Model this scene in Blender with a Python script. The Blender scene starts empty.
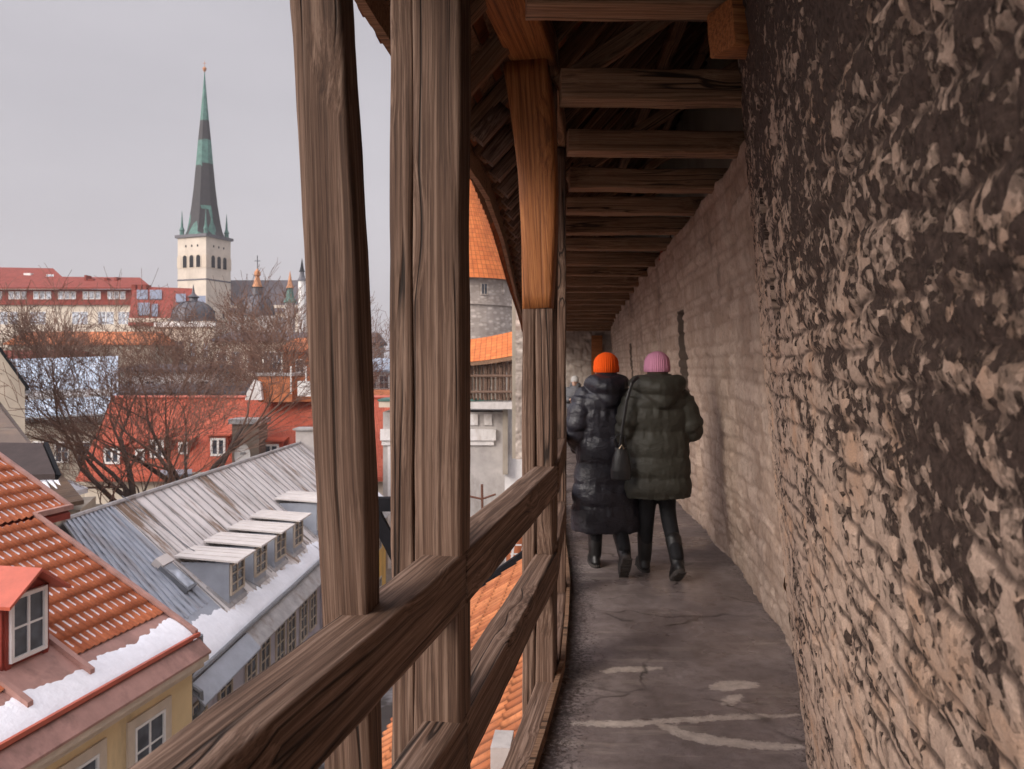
import bpy, math, random
import numpy as np
from mathutils import Vector, Matrix
R = math.radians
scene = bpy.context.scene
COL = scene.collection
F = 800.0; HX, HY = 512.0, 366.0
EYE = 1.6
def at(px, py, Y):
    return Vector(((px-HX)/F*Y, Y, EYE-(py-HY)/F*Y))

# ------------------------------------------------------------- numpy noise
def _hash(ix, iy, iz, seed):
    h = (ix*374761393 + iy*668265263 + iz*2147483647 % 1000003*951274213 + seed*144665) & 0xFFFFFFFF
    h = (h ^ (h >> 13))*1274126177 & 0xFFFFFFFF
    h = (h ^ (h >> 16))*2246822519 & 0xFFFFFFFF
    return ((h ^ (h >> 15)) & 0xFFFFFF)/float(0xFFFFFF)
def vnoise(x, y, z=None, seed=0):
    x = np.asarray(x, float); y = np.asarray(y, float)
    z = np.zeros_like(x) if z is None else np.asarray(z, float)
    ix = np.floor(x).astype(np.int64); iy = np.floor(y).astype(np.int64); iz = np.floor(z).astype(np.int64)
    fx, fy, fz = x-ix, y-iy, z-iz
    fx = fx*fx*(3-2*fx); fy = fy*fy*(3-2*fy); fz = fz*fz*(3-2*fz)
    def c(a, b, d): return _hash(ix+a, iy+b, iz+d, seed)
    v0 = (c(0,0,0)*(1-fx)+c(1,0,0)*fx)*(1-fy)+(c(0,1,0)*(1-fx)+c(1,1,0)*fx)*fy
    v1 = (c(0,0,1)*(1-fx)+c(1,0,1)*fx)*(1-fy)+(c(0,1,1)*(1-fx)+c(1,1,1)*fx)*fy
    return (v0*(1-fz)+v1*fz)*2-1
def fbm(x, y, z=None, seed=0, o=4):
    s = 0; a = 1.0; t = 0; f = 1.0
    for k in range(o):
        s = s + a*vnoise(np.asarray(x)*f, np.asarray(y)*f, None if z is None else np.asarray(z)*f, seed+k*17)
        t += a; a *= .5; f *= 2.03
    return s/t

# ------------------------------------------------------------- object helpers
def wloc(o):
    v = Vector((0,0,0))
    while o is not None:
        v = v + o.location; o = o.parent
    return v
def setp(o, label=None, cat=None, group=None, kind=None):
    if label: o['label'] = label
    if cat: o['category'] = cat
    if group: o['group'] = group
    if kind: o['kind'] = kind
    return o
def thing(name, label, cat, loc=(0,0,0), group=None):
    o = bpy.data.objects.new(name, None); COL.objects.link(o)
    o.location = loc; o.empty_display_size = .1
    return setp(o, label, cat, group)
def link_mesh(name, me, mat, parent=None, loc=None, smooth=False):
    for m in (mat if isinstance(mat, (list, tuple)) else [mat]):
        me.materials.append(m)
    o = bpy.data.objects.new(name, me); COL.objects.link(o)
    if smooth:
        me.polygons.foreach_set('use_smooth', [True]*len(me.polygons))
    if parent is not None:
        o.parent = parent
        o.location = Vector(loc) - wloc(parent) if loc is not None else -wloc(parent)
    elif loc is not None: o.location = loc
    return o
class MB:
    def __init__(s): s.v = []; s.f = []; s.mi = []; s.uv = {}
    def add(s, vs, fs, mi=0):
        b = len(s.v); s.v += [tuple(v) for v in vs]
        for f in fs: s.f.append(tuple(i+b for i in f)); s.mi.append(mi)
        return s
    def box(s, c, u, v, w, hu, hv, hw, mi=0):
        c = Vector(c); u = Vector(u).normalized(); v = Vector(v).normalized(); w = Vector(w).normalized()
        if u.cross(v).dot(w) < 0: v, w, hv, hw = w, v, hw, hv
        P = []
        for k in (-1,1):
            for j in (-1,1):
                for i in (-1,1): P.append(c+u*hu*i+v*hv*j+w*hw*k)
        s.add(P, [(0,2,3,1),(4,5,7,6),(0,1,5,4),(2,6,7,3),(0,4,6,2),(1,3,7,5)], mi); return s
    def abox(s, x0, x1, y0, y1, z0, z1, mi=0):
        return s.box(((x0+x1)/2,(y0+y1)/2,(z0+z1)/2),(1,0,0),(0,1,0),(0,0,1),abs(x1-x0)/2,abs(y1-y0)/2,abs(z1-z0)/2,mi)
    def quad(s, a, b, c, d, mi=0): s.add([a,b,c,d],[(0,1,2,3)],mi); return s
    def slab(s, pts, t, mi=0):
        """polygon given a thickness t (vector)"""
        n = len(pts); t = Vector(t); P = [Vector(p) for p in pts]; Q = [p+t for p in P]
        nn = (P[1]-P[0]).cross(P[2]-P[1])
        if nn.dot(t) > 0: fs = [tuple(reversed(range(n))), tuple(range(n,2*n))]+[(i,(i+1)%n,(i+1)%n+n,i+n) for i in range(n)]
        else: fs = [tuple(range(n)), tuple(reversed(range(n,2*n)))]+[(i+n,(i+1)%n+n,(i+1)%n,i) for i in range(n)]
        s.add(P+Q, fs, mi); return s
    def tube(s, pts, rad, n=6, cap=True, sq=1.0, mi=0):
        pts = [Vector(p) for p in pts]; vs = []; fs = []
        if not isinstance(rad, (list,tuple)): rad = [rad]*len(pts)
        ref = None
        for i, p in enumerate(pts):
            t = (pts[min(i+1,len(pts)-1)]-pts[max(i-1,0)]).normalized()
            if ref is None:
                ref = Vector((0,0,1)) if abs(t.z) < .9 else Vector((0,1,0))
            a = t.cross(ref)
            if a.length < 1e-5: a = t.cross(Vector((1,0,0)))
            a.normalize(); b = a.cross(t).normalized(); ref = b
            for k in range(n):
                th = 2*math.pi*k/n
                vs.append(p+a*math.cos(th)*rad[i]+b*math.sin(th)*rad[i]*sq)
        for i in range(len(pts)-1):
            for k in range(n):
                fs.append((i*n+k, i*n+(k+1)%n, (i+1)*n+(k+1)%n, (i+1)*n+k))
        if cap: fs.append(tuple(reversed(range(n)))); fs.append(tuple(range((len(pts)-1)*n, len(pts)*n)))
        s.add(vs, fs, mi); return s
    def capsule(s, pts, rad, n=16, sub=6, bulge=0, nb=4):
        """smooth limb with rounded ends through pts, radii interpolated"""
        P = [Vector(p) for p in pts]; out = []; rr = []
        L = len(P)-1
        def cr(i, t):
            p0=P[max(i-1,0)];p1=P[i];p2=P[i+1];p3=P[min(i+2,L)]
            return .5*((2*p1)+(p2-p0)*t+(2*p0-5*p1+4*p2-p3)*t*t+(3*p1-p0-3*p2+p3)*t**3)
        for i in range(L):
            for k in range(sub):
                t = k/sub; out.append(cr(i,t)); rr.append(rad[i]*(1-t)+rad[i+1]*t)
        out.append(P[-1]); rr.append(rad[-1])
        if bulge:
            m = len(rr)-1
            rr = [r+bulge*(abs(math.sin(math.pi*nb*i/m))**.55-.5) for i, r in enumerate(rr)]
        d0 = (out[0]-out[1]).normalized(); d1 = (out[-1]-out[-2]).normalized()
        a = [(out[0]+d0*rr[0]*math.sin(x), rr[0]*math.cos(x)) for x in (1.5,1.2,.8,.4)]
        b = [(out[-1]+d1*rr[-1]*math.sin(x), rr[-1]*math.cos(x)) for x in (.4,.8,1.2,1.5)]
        pp = [x[0] for x in a]+out+[x[0] for x in b]; r2 = [x[1] for x in a]+rr+[x[1] for x in b]
        return s.tube(pp, r2, n)
    def rings(s, rg, n=32, p=2.3, mi=0):
        """closed loft; rg = list of (cx,cy,z,a,b)"""
        vs = []; fs = []
        for (cx,cy,z,a,b) in rg:
            for k in range(n):
                th = 2*math.pi*k/n; c, q = math.cos(th), math.sin(th)
                vs.append((cx+a*math.copysign(abs(c)**(2/p),c), cy+b*math.copysign(abs(q)**(2/p),q), z))
        for i in range(len(rg)-1):
            for k in range(n): fs.append((i*n+k, i*n+(k+1)%n, (i+1)*n+(k+1)%n, (i+1)*n+k))
        fs.append(tuple(reversed(range(n)))); fs.append(tuple(range((len(rg)-1)*n, len(rg)*n)))
        s.add(vs, fs, mi); return s
    def mesh(s, name):
        me = bpy.data.meshes.new(name); me.from_pydata(s.v, [], s.f)
        me.polygons.foreach_set('material_index', s.mi); me.update(); return me
    def build(s, name, mat, parent=None, smooth=False):
        return link_mesh(name, s.mesh(name), mat, parent, None, smooth)
    def xf(s, M):
        s.v = [tuple(M @ Vector(v)) for v in s.v]; return s
def grid_mesh(name, P, uv=None, attrs=None):
    """P: (n,m,3) array"""
    n, m = P.shape[:2]
    me = bpy.data.meshes.new(name)
    idx = np.arange(n*m).reshape(n,m)
    q = np.stack([idx[:-1,:-1], idx[1:,:-1], idx[1:,1:], idx[:-1,1:]], -1).reshape(-1,4)
    me.vertices.add(n*m); me.vertices.foreach_set('co', P.reshape(-1).astype(np.float32))
    me.loops.add(q.size); me.loops.foreach_set('vertex_index', q.reshape(-1).astype(np.int32))
    me.polygons.add(len(q)); me.polygons.foreach_set('loop_start', (np.arange(len(q))*4).astype(np.int32))
    me.polygons.foreach_set('loop_total', np.full(len(q),4,np.int32))
    me.update(calc_edges=True)
    if uv is not None:
        l = me.uv_layers.new(name='UVMap'); l.data.foreach_set('uv', uv.reshape(-1,2)[q.reshape(-1)].reshape(-1).astype(np.float32))
    for k, a in (attrs or {}).items():
        at_ = me.attributes.new(k, 'FLOAT', 'POINT'); at_.data.foreach_set('value', a.reshape(-1).astype(np.float32))
    me.validate(); return me
def remeshed(mb, voxel, smooth=4):
    me = mb.mesh('tmp'); o = bpy.data.objects.new('tmp', me); COL.objects.link(o)
    m = o.modifiers.new('r','REMESH'); m.mode = 'VOXEL'; m.voxel_size = voxel; m.use_smooth_shade = True
    if smooth:
        sm = o.modifiers.new('s','SMOOTH'); sm.iterations = smooth; sm.factor = .5
    dg = bpy.context.evaluated_depsgraph_get()
    r = bpy.data.meshes.new_from_object(o.evaluated_get(dg)); bpy.data.objects.remove(o); bpy.data.meshes.remove(me)
    r.materials.clear()
    return r

# ------------------------------------------------------------- materials
class NT:
    def __init__(s, name):
        s.m = bpy.data.materials.new(name); s.m.use_nodes = True; s.t = s.m.node_tree
        s.b = s.t.nodes['Principled BSDF']; s.L = s.t.links.new
    def n(s, typ, **kw):
        nd = s.t.nodes.new(typ)
        for k, v in kw.items():
            if k in nd.inputs: nd.inputs[k].default_value = v
            else: setattr(nd, k, v)
        return nd
    def co(s, which='Object', scale=(1,1,1), rnd=False):
        tc = s.n('ShaderNodeTexCoord'); mp = s.n('ShaderNodeMapping'); mp.inputs['Scale'].default_value = scale
        src = tc.outputs[which]
        if rnd:
            oi = s.n('ShaderNodeObjectInfo'); mm = s.n('ShaderNodeVectorMath', operation='MULTIPLY_ADD')
            cb = s.n('ShaderNodeCombineXYZ')
            for i in range(3): s.L(oi.outputs['Random'], cb.inputs[i])
            s.L(cb.outputs[0], mm.inputs[0]); mm.inputs[1].default_value = (37,19,53); s.L(src, mm.inputs[2]); src = mm.outputs[0]
        s.L(src, mp.inputs['Vector']); return mp.outputs[0]
    def noise(s, v, scale, detail=5, rough=.6, dist=0.):
        nd = s.n('ShaderNodeTexNoise'); nd.inputs['Scale'].default_value = scale; nd.inputs['Detail'].default_value = detail
        nd.inputs['Roughness'].default_value = rough; nd.inputs['Distortion'].default_value = dist
        if v is not None: s.L(v, nd.inputs['Vector'])
        return nd.outputs['Fac']
    def voro(s, v, scale, out='Distance', feature='F1', rand=1.):
        nd = s.n('ShaderNodeTexVoronoi', feature=feature); nd.inputs['Scale'].default_value = scale; nd.inputs['Randomness'].default_value = rand
        s.L(v, nd.inputs['Vector']); return nd.outputs[out]
    def ramp(s, fac, stops, interp='LINEAR'):
        nd = s.n('ShaderNodeValToRGB'); cr = nd.color_ramp; cr.interpolation = interp
        while len(cr.elements) < len(stops): cr.elements.new(.5)
        for e, (p, c) in zip(cr.elements, stops):
            e.position = p; e.color = (c,c,c,1) if not isinstance(c,(tuple,list)) else tuple(c)+(1,)
        s.L(fac, nd.inputs[0]); return nd.outputs[0]
    def mix(s, f, a, b, mode='MIX'):
        nd = s.n('ShaderNodeMix', data_type='RGBA', blend_type=mode)
        for i, x in ((0,f),(6,a),(7,b)):
            if isinstance(x,(int,float)): nd.inputs[i].default_value = x if i == 0 else (x,x,x,1)
            elif isinstance(x,(tuple,list)): nd.inputs[i].default_value = tuple(x)+(1,)
            else: s.L(x, nd.inputs[i])
        return nd.outputs[2]
    def math(s, op, a, b=0., c=None, clamp=False):
        nd = s.n('ShaderNodeMath', operation=op, use_clamp=clamp)
        for i, x in enumerate((a,b) if c is None else (a,b,c)):
            if isinstance(x,(int,float)): nd.inputs[i].default_value = x
            else: s.L(x, nd.inputs[i])
        return nd.outputs[0]
    def sep(s, v):
        nd = s.n('ShaderNodeSeparateXYZ'); s.L(v, nd.inputs[0]); return nd.outputs
    def attr(s, name):
        nd = s.n('ShaderNodeAttribute', attribute_name=name); return nd.outputs['Fac']
    def bump(s, h, strength=.5, dist=.01, prev=None):
        nd = s.n('ShaderNodeBump'); nd.inputs['Strength'].default_value = strength; nd.inputs['Distance'].default_value = dist
        s.L(h, nd.inputs['Height'])
        if prev is not None: s.L(prev, nd.inputs['Normal'])
        return nd.outputs[0]
    def done(s, col=None, rough=.8, nrm=None, metal=0., spec=.3, **kw):
        for k, x in (('Base Color',col),('Roughness',rough),('Normal',nrm),('Metallic',metal),('Specular IOR Level',spec)):
            if x is None: continue
            if isinstance(x,(int,float)): s.b.inputs[k].default_value = x
            elif isinstance(x,(tuple,list)): s.b.inputs[k].default_value = tuple(x)+(1,)
            else: s.L(x, s.b.inputs[k])
        for k, x in kw.items(): s.b.inputs[k].default_value = x
        return s.m
def wood(name, dark, mid, light, rough=.75, crack=1., fine=1.):
    s = NT(name); base = s.co('Object', (1,1,1), rnd=True)
    # knots bend the grain around them
    kn = s.n('ShaderNodeMapping'); kn.inputs['Scale'].default_value = (1.5,4.2,4.2); s.L(base, kn.inputs['Vector'])
    d = s.voro(kn.outputs[0], 1.0)
    kd = s.math('SUBTRACT', .34, d, clamp=True)
    warp = s.noise(s_map(s, base, (.9,3.5,3.5)), 1.0, 2, .5)
    sh = s.math('ADD', s.math('MULTIPLY', kd, 2.2), s.math('MULTIPLY', warp, .75))
    g = s.n('ShaderNodeMapping'); g.inputs['Scale'].default_value = (1.0,78,78); s.L(base, g.inputs['Vector'])
    ad = s.n('ShaderNodeVectorMath', operation='ADD'); cb = s.n('ShaderNodeCombineXYZ')
    s.L(s.math('MULTIPLY', sh, 3.6), cb.inputs[1]); s.L(s.math('MULTIPLY', sh, 3.6), cb.inputs[2])
    s.L(g.outputs[0], ad.inputs[0]); s.L(cb.outputs[0], ad.inputs[1])
    gv = ad.outputs[0]
    grain = s.noise(gv, 1.0, 6, .65, .3)
    fib = s.noise(s_map(s, gv, (2.2,4.5,4.5)), 1.0, 5, .7)
    big = s.noise(s_map(s, base, (1.1,5,5)), 1.0, 4, .6)
    c1 = s.ramp(grain, [(.34,dark),(.48,mid),(.62,light)])
    c2 = s.ramp(big, [(.3,tuple(x*.62 for x in mid)),(.7,tuple(min(1,x*1.25) for x in mid))])
    c = s.mix(.22, c1, c2)
    c = s.mix(s.math('MULTIPLY', s.ramp(fib, [(.34,1.),(.52,0.)]), .6*fine), c, tuple(x*.5 for x in dark))
    cr = s.noise(s_map(s, gv, (.22,.14,.14)), 1.0, 2, .5)
    crk = s.ramp(cr, [(.484,0.),(.496,1.),(.504,1.),(.516,0.)])
    gate = s.ramp(s.noise(s_map(s, base, (1.2,3,3)), 1.0, 2), [(.44,0.),(.52,1.)])
    crk = s.math('MULTIPLY', crk, gate)
    c = s.mix(s.math('MULTIPLY', crk, .9*crack), c, tuple(x*.18 for x in dark))
    kk = s.ramp(kd, [(.20,0.),(.27,1.)])
    ring = s.ramp(s.math('FRACT', s.math('MULTIPLY', kd, 22.)), [(0.,.3),(.5,1.),(1.,.3)])
    c = s.mix(s.math('MULTIPLY', kk, s.math('MULTIPLY', ring, .7)), c, tuple(x*.6 for x in dark))
    h = s.math('ADD', s.math('MULTIPLY', grain, 1.), s.math('MULTIPLY', fib, .5))
    h = s.math('SUBTRACT', h, s.math('MULTIPLY', crk, 1.6*crack))
    return s.done(c, rough, s.bump(h, .6, .004), spec=.25)
def s_map(s, v, sc, loc=(0,0,0)):
    mp = s.n('ShaderNodeMapping'); mp.inputs['Scale'].default_value = sc; mp.inputs['Location'].default_value = loc
    s.L(v, mp.inputs['Vector']); return mp.outputs[0]
def plain(name, col, rough=.8, var=.25, scale=3., bump=.15, bscale=40., metal=0., spec=.3, stain=None, which='Object'):
    s = NT(name); v = s.co(which)
    a = s.noise(v, scale, 6, .65)
    c = s.mix(s.ramp(a, [(.3,0.),(.7,1.)]), tuple(x*(1-var) for x in col), tuple(min(1,x*(1+var)) for x in col))
    if stain:
        b = s.noise(s_map(s, v, (1,1,.35)), scale*.6, 5, .7)
        c = s.mix(s.ramp(b, [(.52,0.),(.68,.85)]), c, stain)
    return s.done(c, rough, s.bump(s.noise(v, bscale, 4, .6), bump, .02), metal, spec)
M = {}
M['post'] = wood('weathered_post_wood', (.045,.025,.017), (.122,.070,.047), (.27,.178,.130))
M['rail'] = wood('brown_rail_wood', (.050,.028,.019), (.145,.085,.057), (.32,.215,.160))
M['board'] = wood('roof_board_wood', (.07,.038,.022), (.19,.105,.06), (.30,.18,.11))
M['beam'] = wood('tie_beam_wood', (.10,.052,.028), (.28,.155,.088), (.42,.26,.16))
M['amber'] = wood('amber_stained_wood', (.10,.034,.012), (.30,.105,.032), (.44,.18,.06), rough=.55, crack=.25, fine=.7)
def stone_mat(name, dark, light, lo, hi, tilt):
    s = NT(name); tc = s.n('ShaderNodeTexCoord'); v = tc.outputs['UV']; p = s.sep(v)
    st = s.attr('stone'); mo = s.math('MULTIPLY', s.attr('mortar'), s.ramp(s.noise(v, 6, 4), [(.35,.55),(.55,1.)]))
    fine = s.noise(v, 60, 6, .75); grit = s.noise(v, 210, 3, .7)
    # flaked render: chips of two sizes survive where the density is high
    wn = s.n('ShaderNodeTexNoise'); wn.inputs['Scale'].default_value = 55; wn.inputs['Detail'].default_value = 6; s.L(v, wn.inputs['Vector'])
    ad = s.n('ShaderNodeVectorMath', operation='MULTIPLY_ADD'); s.L(wn.outputs['Color'], ad.inputs[0]); ad.inputs[1].default_value = (.012,.012,0); s.L(v, ad.inputs[2])
    w = ad.outputs[0]
    c1 = s.sep(s.voro(s_map(s, w, (.55,1,1)), 30, 'Color'))[0]
    c2 = s.sep(s.voro(s_map(s, w, (.6,1,1)), 80, 'Color'))[0]
    dens = s.math('ADD', s.math('MULTIPLY', s.noise(v, 2.4, 4, .6), 1.3), s.math('MULTIPLY', s.noise(v, 9, 5, .7), 1.1))
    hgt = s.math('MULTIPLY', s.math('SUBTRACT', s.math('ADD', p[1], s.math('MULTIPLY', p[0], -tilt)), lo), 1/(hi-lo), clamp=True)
    dens = s.math('SUBTRACT', dens, s.math('ADD', .46, s.math('MULTIPLY', hgt, .64)))
    m = s.math('SUBTRACT', dens, s.math('ADD', s.math('MULTIPLY', c1, .48), s.math('MULTIPLY', c2, .45)))
    m = s.math('ADD', m, s.math('MULTIPLY', s.math('SUBTRACT', fine, .5), .8))
    m = s.math('ADD', m, s.math('MULTIPLY', s.math('SUBTRACT', st, .5), .22))
    mask = s.ramp(s.math('ADD', m, .5), [(.42,0.),(.52,.7),(.68,1.)])
    mask = s.math('MULTIPLY', mask, s.ramp(mo, [(.30,1.),(.75,.15)]))
    cd = s.mix(s.ramp(fine, [(.35,0.),(.65,1.)]), tuple(x*.5 for x in dark), tuple(x*1.7 for x in dark))
    warm = s.ramp(s.noise(v, 4.6, 4), [(.50,0.),(.68,.7)])
    cl = s.mix(warm, light, (light[0]*1.0, light[1]*.80, light[2]*.62))
    cl = s.mix(s.ramp(grit, [(.35,.5),(.6,0.)]), cl, tuple(x*.5 for x in light))
    cl = s.mix(s.math('MULTIPLY', c1, .45), cl, tuple(x*.55 for x in light))
    cl = s.mix(s.math('MULTIPLY', hgt, .50), cl, tuple(x*.38 for x in light))  # pale chip colour gets darker towards the top of the wall
    c = s.mix(mask, cd, cl)
    n1 = s.bump(s.math('ADD', fine, s.math('MULTIPLY', grit, .5)), .9, .007)
    n2 = s.bump(mask, .7, .005, n1)
    return s.done(c, .92, n2, spec=.15)
M['wall_near'] = stone_mat('dark_rubble_stone', (.062,.042,.034), (.64,.465,.36), .8, 2.0, .27)
def far_wall_mat():
    s = NT('limewashed_masonry'); v = s.co('Object'); st = s.attr('stone'); mo = s.attr('mortar')
    a = s.noise(v, 3., 7, .7); fine = s.noise(v, 30, 6, .75)
    c = s.ramp(st, [(0.,(.32,.225,.17)),(.5,(.40,.29,.225)),(1.,(.50,.375,.30))])
    c = s.mix(s.ramp(a, [(.42,0.),(.62,.7)]), c, (.54,.42,.34))
    c = s.mix(s.ramp(s.noise(s_map(s,v,(1,1,.4)), 1.3, 6, .7), [(.54,0.),(.66,.8)]), c, (.17,.125,.10))
    c = s.mix(s.math('MULTIPLY', mo, .5), c, (.24,.17,.13))
    c = s.mix(s.ramp(fine, [(.3,.55),(.5,0.)]), c, (.17,.125,.10))
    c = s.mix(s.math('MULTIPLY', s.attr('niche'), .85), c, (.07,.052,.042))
    return s.done(c, .92, s.bump(fine, .8, .012), spec=.15)
M['wall_far'] = far_wall_mat()
def floor_mat():
    s = NT('damp_concrete_walkway'); v = s.co('Object'); p = s.sep(v)
    a = s.noise(v, 2.1, 7, .65); b = s.noise(v, 14, 6, .7); g = s.noise(v, 120, 3, .7)
    c = s.ramp(a, [(.3,(.155,.124,.116)),(.5,(.225,.182,.172)),(.7,(.33,.275,.262))])
    c = s.mix(s.ramp(b, [(.35,.45),(.55,0.)]), c, (.11,.083,.073))
    st = s.noise(s_map(s, v, (.7,4.5,1)), 1.6, 6, .6)
    c = s.mix(s.ramp(st, [(.56,0.),(.66,.55)]), c, (.38,.32,.28))
    cm = s.math('ADD', s.attr('cement'), s.math('MULTIPLY', s.math('SUBTRACT', s.noise(v, 20, 7, .75), .5), 1.5))
    c = s.mix(s.ramp(cm, [(.50,0.),(.66,.62),(1.,.8)]), c, s.ramp(b, [(.35,(.46,.39,.34)),(.6,(.66,.57,.50))]))
    ed = s.attr('edge')
    grit = s.ramp(s.math('ADD', s.noise(v, 45, 5, .8), s.math('MULTIPLY', ed, .32)), [(.62,0.),(.74,.85)])
    c = s.mix(grit, c, (.035,.023,.018))
    wj = s.n('ShaderNodeVectorMath', operation='MULTIPLY_ADD'); wn = s.n('ShaderNodeTexNoise'); wn.inputs['Scale'].default_value = 3.5; wn.inputs['Detail'].default_value = 6
    s.L(v, wn.inputs['Vector']); s.L(wn.outputs['Color'], wj.inputs[0]); wj.inputs[1].default_value = (.35,.35,0); s.L(v, wj.inputs[2])
    ck = s.ramp(s.voro(wj.outputs[0], .9, 'Distance', 'DISTANCE_TO_EDGE'), [(0.,1.),(.006,.7),(.014,0.)])
    ck = s.math('MULTIPLY', ck, s.ramp(s.noise(v, 1.7, 3), [(.42,0.),(.55,1.)]))
    c = s.mix(s.math('MULTIPLY', ck, .8), c, (.04,.03,.026))
    speck = s.ramp(s.voro(v, 42, 'Distance'), [(.10,1.),(.17,0.)])
    speck = s.math('MULTIPLY', speck, s.ramp(s.noise(v, 5, 4), [(.50,0.),(.62,1.)]))
    c = s.mix(s.math('MULTIPLY', speck, .6), c, (.07,.05,.042))
    r = s.ramp(s.noise(v, 1.3, 4, .6), [(.42,.27),(.60,.8)])
    h = s.math('ADD', s.math('MULTIPLY', b, .6), s.math('MULTIPLY', g, .25))
    h = s.math('ADD', h, s.math('MULTIPLY', grit, .5))
    return s.done(c, r, s.bump(h, .5, .01), spec=.4)
M['floor'] = floor_mat()
M['cement'] = plain('pale_cement', (.40,.34,.30), .8, .2, 9, .3, 60)
def tile_mat(name, c0, c1, snow=0.):
    s = NT(name); tc = s.n('ShaderNodeTexCoord'); u = s.sep(tc.outputs['UV'])
    fl = s.n('ShaderNodeVectorMath', operation='FLOOR'); s.L(tc.outputs['UV'], fl.inputs[0])
    wn = s.n('ShaderNodeTexWhiteNoise', noise_dimensions='2D'); s.L(fl.outputs[0], wn.inputs['Vector'])
    v = s.co('Object')
    c = s.mix(wn.outputs['Value'], c0, c1)
    a = s.noise(v, 1.4, 6, .7)
    c = s.mix(s.ramp(a, [(.45,0.),(.7,.55)]), c, tuple(x*.5 for x in c0))
    c = s.mix(s.ramp(s.noise(v, 18, 5, .7), [(.35,.35),(.5,0.)]), c, tuple(x*.4 for x in c0))
    gap = s.math('ADD', s.ramp(s.math('FRACT', u[0]), [(0.,1.),(.10,0.),(.86,0.),(1.,1.)]), s.ramp(s.math('FRACT', u[1]), [(0.,1.),(.10,0.),(.93,0.),(1.,1.)]), clamp=True)
    c = s.mix(s.math('MULTIPLY', gap, .72 if not snow else .3), c, tuple(x*.22 for x in c0))
    if snow:
        fv = s.math('FRACT', u[1]); fu = s.math('FRACT', u[0])
        val = s.math('SUBTRACT', 1., s.math('MULTIPLY', s.math('ABSOLUTE', s.math('SUBTRACT', fu, .72)), 3.4), clamp=True)
        up = s.ramp(fv, [(.40,0.),(.52,1.),(.97,1.),(1.,0.)])
        n = s.noise(v, 5.5, 4, .6)
        m = s.math('MULTIPLY', val, up)
        m = s.math('ADD', m, s.math('MULTIPLY', s.math('SUBTRACT', n, .5), 1.0))
        c = s.mix(s.ramp(m, [(.40,0.),(.58,snow)]), c, (.8,.8,.84))
    return s.done(c, .72, s.bump(s.noise(v, 40, 4), .25, .01), spec=.3)
M['tile_snow'] = tile_mat('orange_pantile_with_snow', (.36,.095,.035), (.47,.14,.055), .8)
M['tile'] = tile_mat('terracotta_pantile', (.34,.105,.04), (.54,.20,.08), 0)
M['tile_cone'] = tile_mat('bright_orange_shingle', (.54,.14,.035), (.64,.19,.05), 0)
def far_tile(name, c0, c1, row=3.):
    s = NT(name); v = s.co('Object'); p = s.sep(v)
    c = s.mix(s.ramp(s.noise(v, .8, 7, .75), [(.35,0.),(.65,1.)]), c0, c1)
    c = s.mix(s.ramp(s.noise(v, 7, 4, .7), [(.35,.5),(.5,0.)]), c, tuple(x*.5 for x in c0))
    w = s.n('ShaderNodeTexWave', bands_direction='X'); w.inputs['Scale'].default_value = row; s.L(v, w.inputs['Vector'])
    return s.done(c, .75, s.bump(w.outputs['Fac'], .6, .05), spec=.25)
M['red_far'] = far_tile('red_roof_sheet', (.34,.065,.036), (.47,.12,.07))
M['red_brick_roof'] = far_tile('dull_red_tile', (.20,.038,.026), (.30,.065,.045))
M['orange_far'] = far_tile('orange_far_tile', (.45,.13,.05), (.58,.20,.08))
M['slate'] = far_tile('dark_slate', (.085,.072,.078), (.13,.112,.12), 2.)
def seam_metal(name, col, rust=0., per=2.2, rough=.42, snow=0.):
    """per: corrugation count per metre along local Y"""
    s = NT(name); v = s.co('Object'); p = s.sep(v)
    a = s.noise(v, .9, 6, .65)
    c = s.mix(s.ramp(a, [(.3,0.),(.7,1.)]), tuple(x*.78 for x in col), tuple(min(1,x*1.12) for x in col))
    ln = s.math('FRACT', s.math('MULTIPLY', p[1], per))
    c = s.mix(s.ramp(ln, [(.0,.55),(.08,.0),(.92,.0),(1.,.55)]), c, tuple(x*.5 for x in col))
    if rust:
        # rust bleeds down the slope, so it is stretched along local X/Z
        r = s.noise(s_map(s, v, (.28,1.5,.28)), 1.0, 7, .7)
        c = s.mix(s.ramp(r, [(.53,0.),(.60,rust)]), c, (.20,.125,.075))
        r2 = s.noise(s_map(s, v, (.5,3.8,.5), (5,3,1)), 1.0, 6, .7)
        c = s.mix(s.ramp(r2, [(.57,0.),(.66,rust*.8)]), c, (.13,.09,.065))
    if snow:
        c = s.mix(s.ramp(s.noise(v, 1.2, 5, .7), [(.5,0.),(.62,snow)]), c, (.75,.76,.8))
    h = s.ramp(ln, [(0.,1.),(.10,0.),(.90,0.),(1.,1.)])
    return s.done(c, rough, s.bump(s.math('ADD', h, s.math('MULTIPLY', s.noise(v,9,3),.3)), .6, .03), .0, .4)
M['blue_metal'] = seam_metal('blue_grey_corrugated_metal', (.37,.40,.455), .3, 4.0)
M['grey_metal'] = seam_metal('rust_streaked_zinc', (.70,.655,.63), .98, 2.2)
M['blue_far'] = seam_metal('pale_blue_metal_roof', (.36,.43,.52), 0, 1.2, snow=.3)
M['brown_metal'] = seam_metal('brown_sheet_roof', (.10,.065,.045), .3, 2.2)
M['flash'] = plain('zinc_flashing', (.36,.345,.34), .5, .3, 2.5, .2, 20, .2, .5, stain=(.2,.16,.13))
M['flash_l'] = plain('light_zinc_lid', (.60,.555,.52), .5, .12, 1.5, .1, 20, 0, .4)
M['panel'] = plain('solar_glass', (.16,.18,.23), .35, .15, 2.5, .05, 20)
M['bluegrey'] = plain('blue_grey_sheet', (.33,.355,.40), .5, .15, 2.5, .15, 20, .1, .5)
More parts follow.
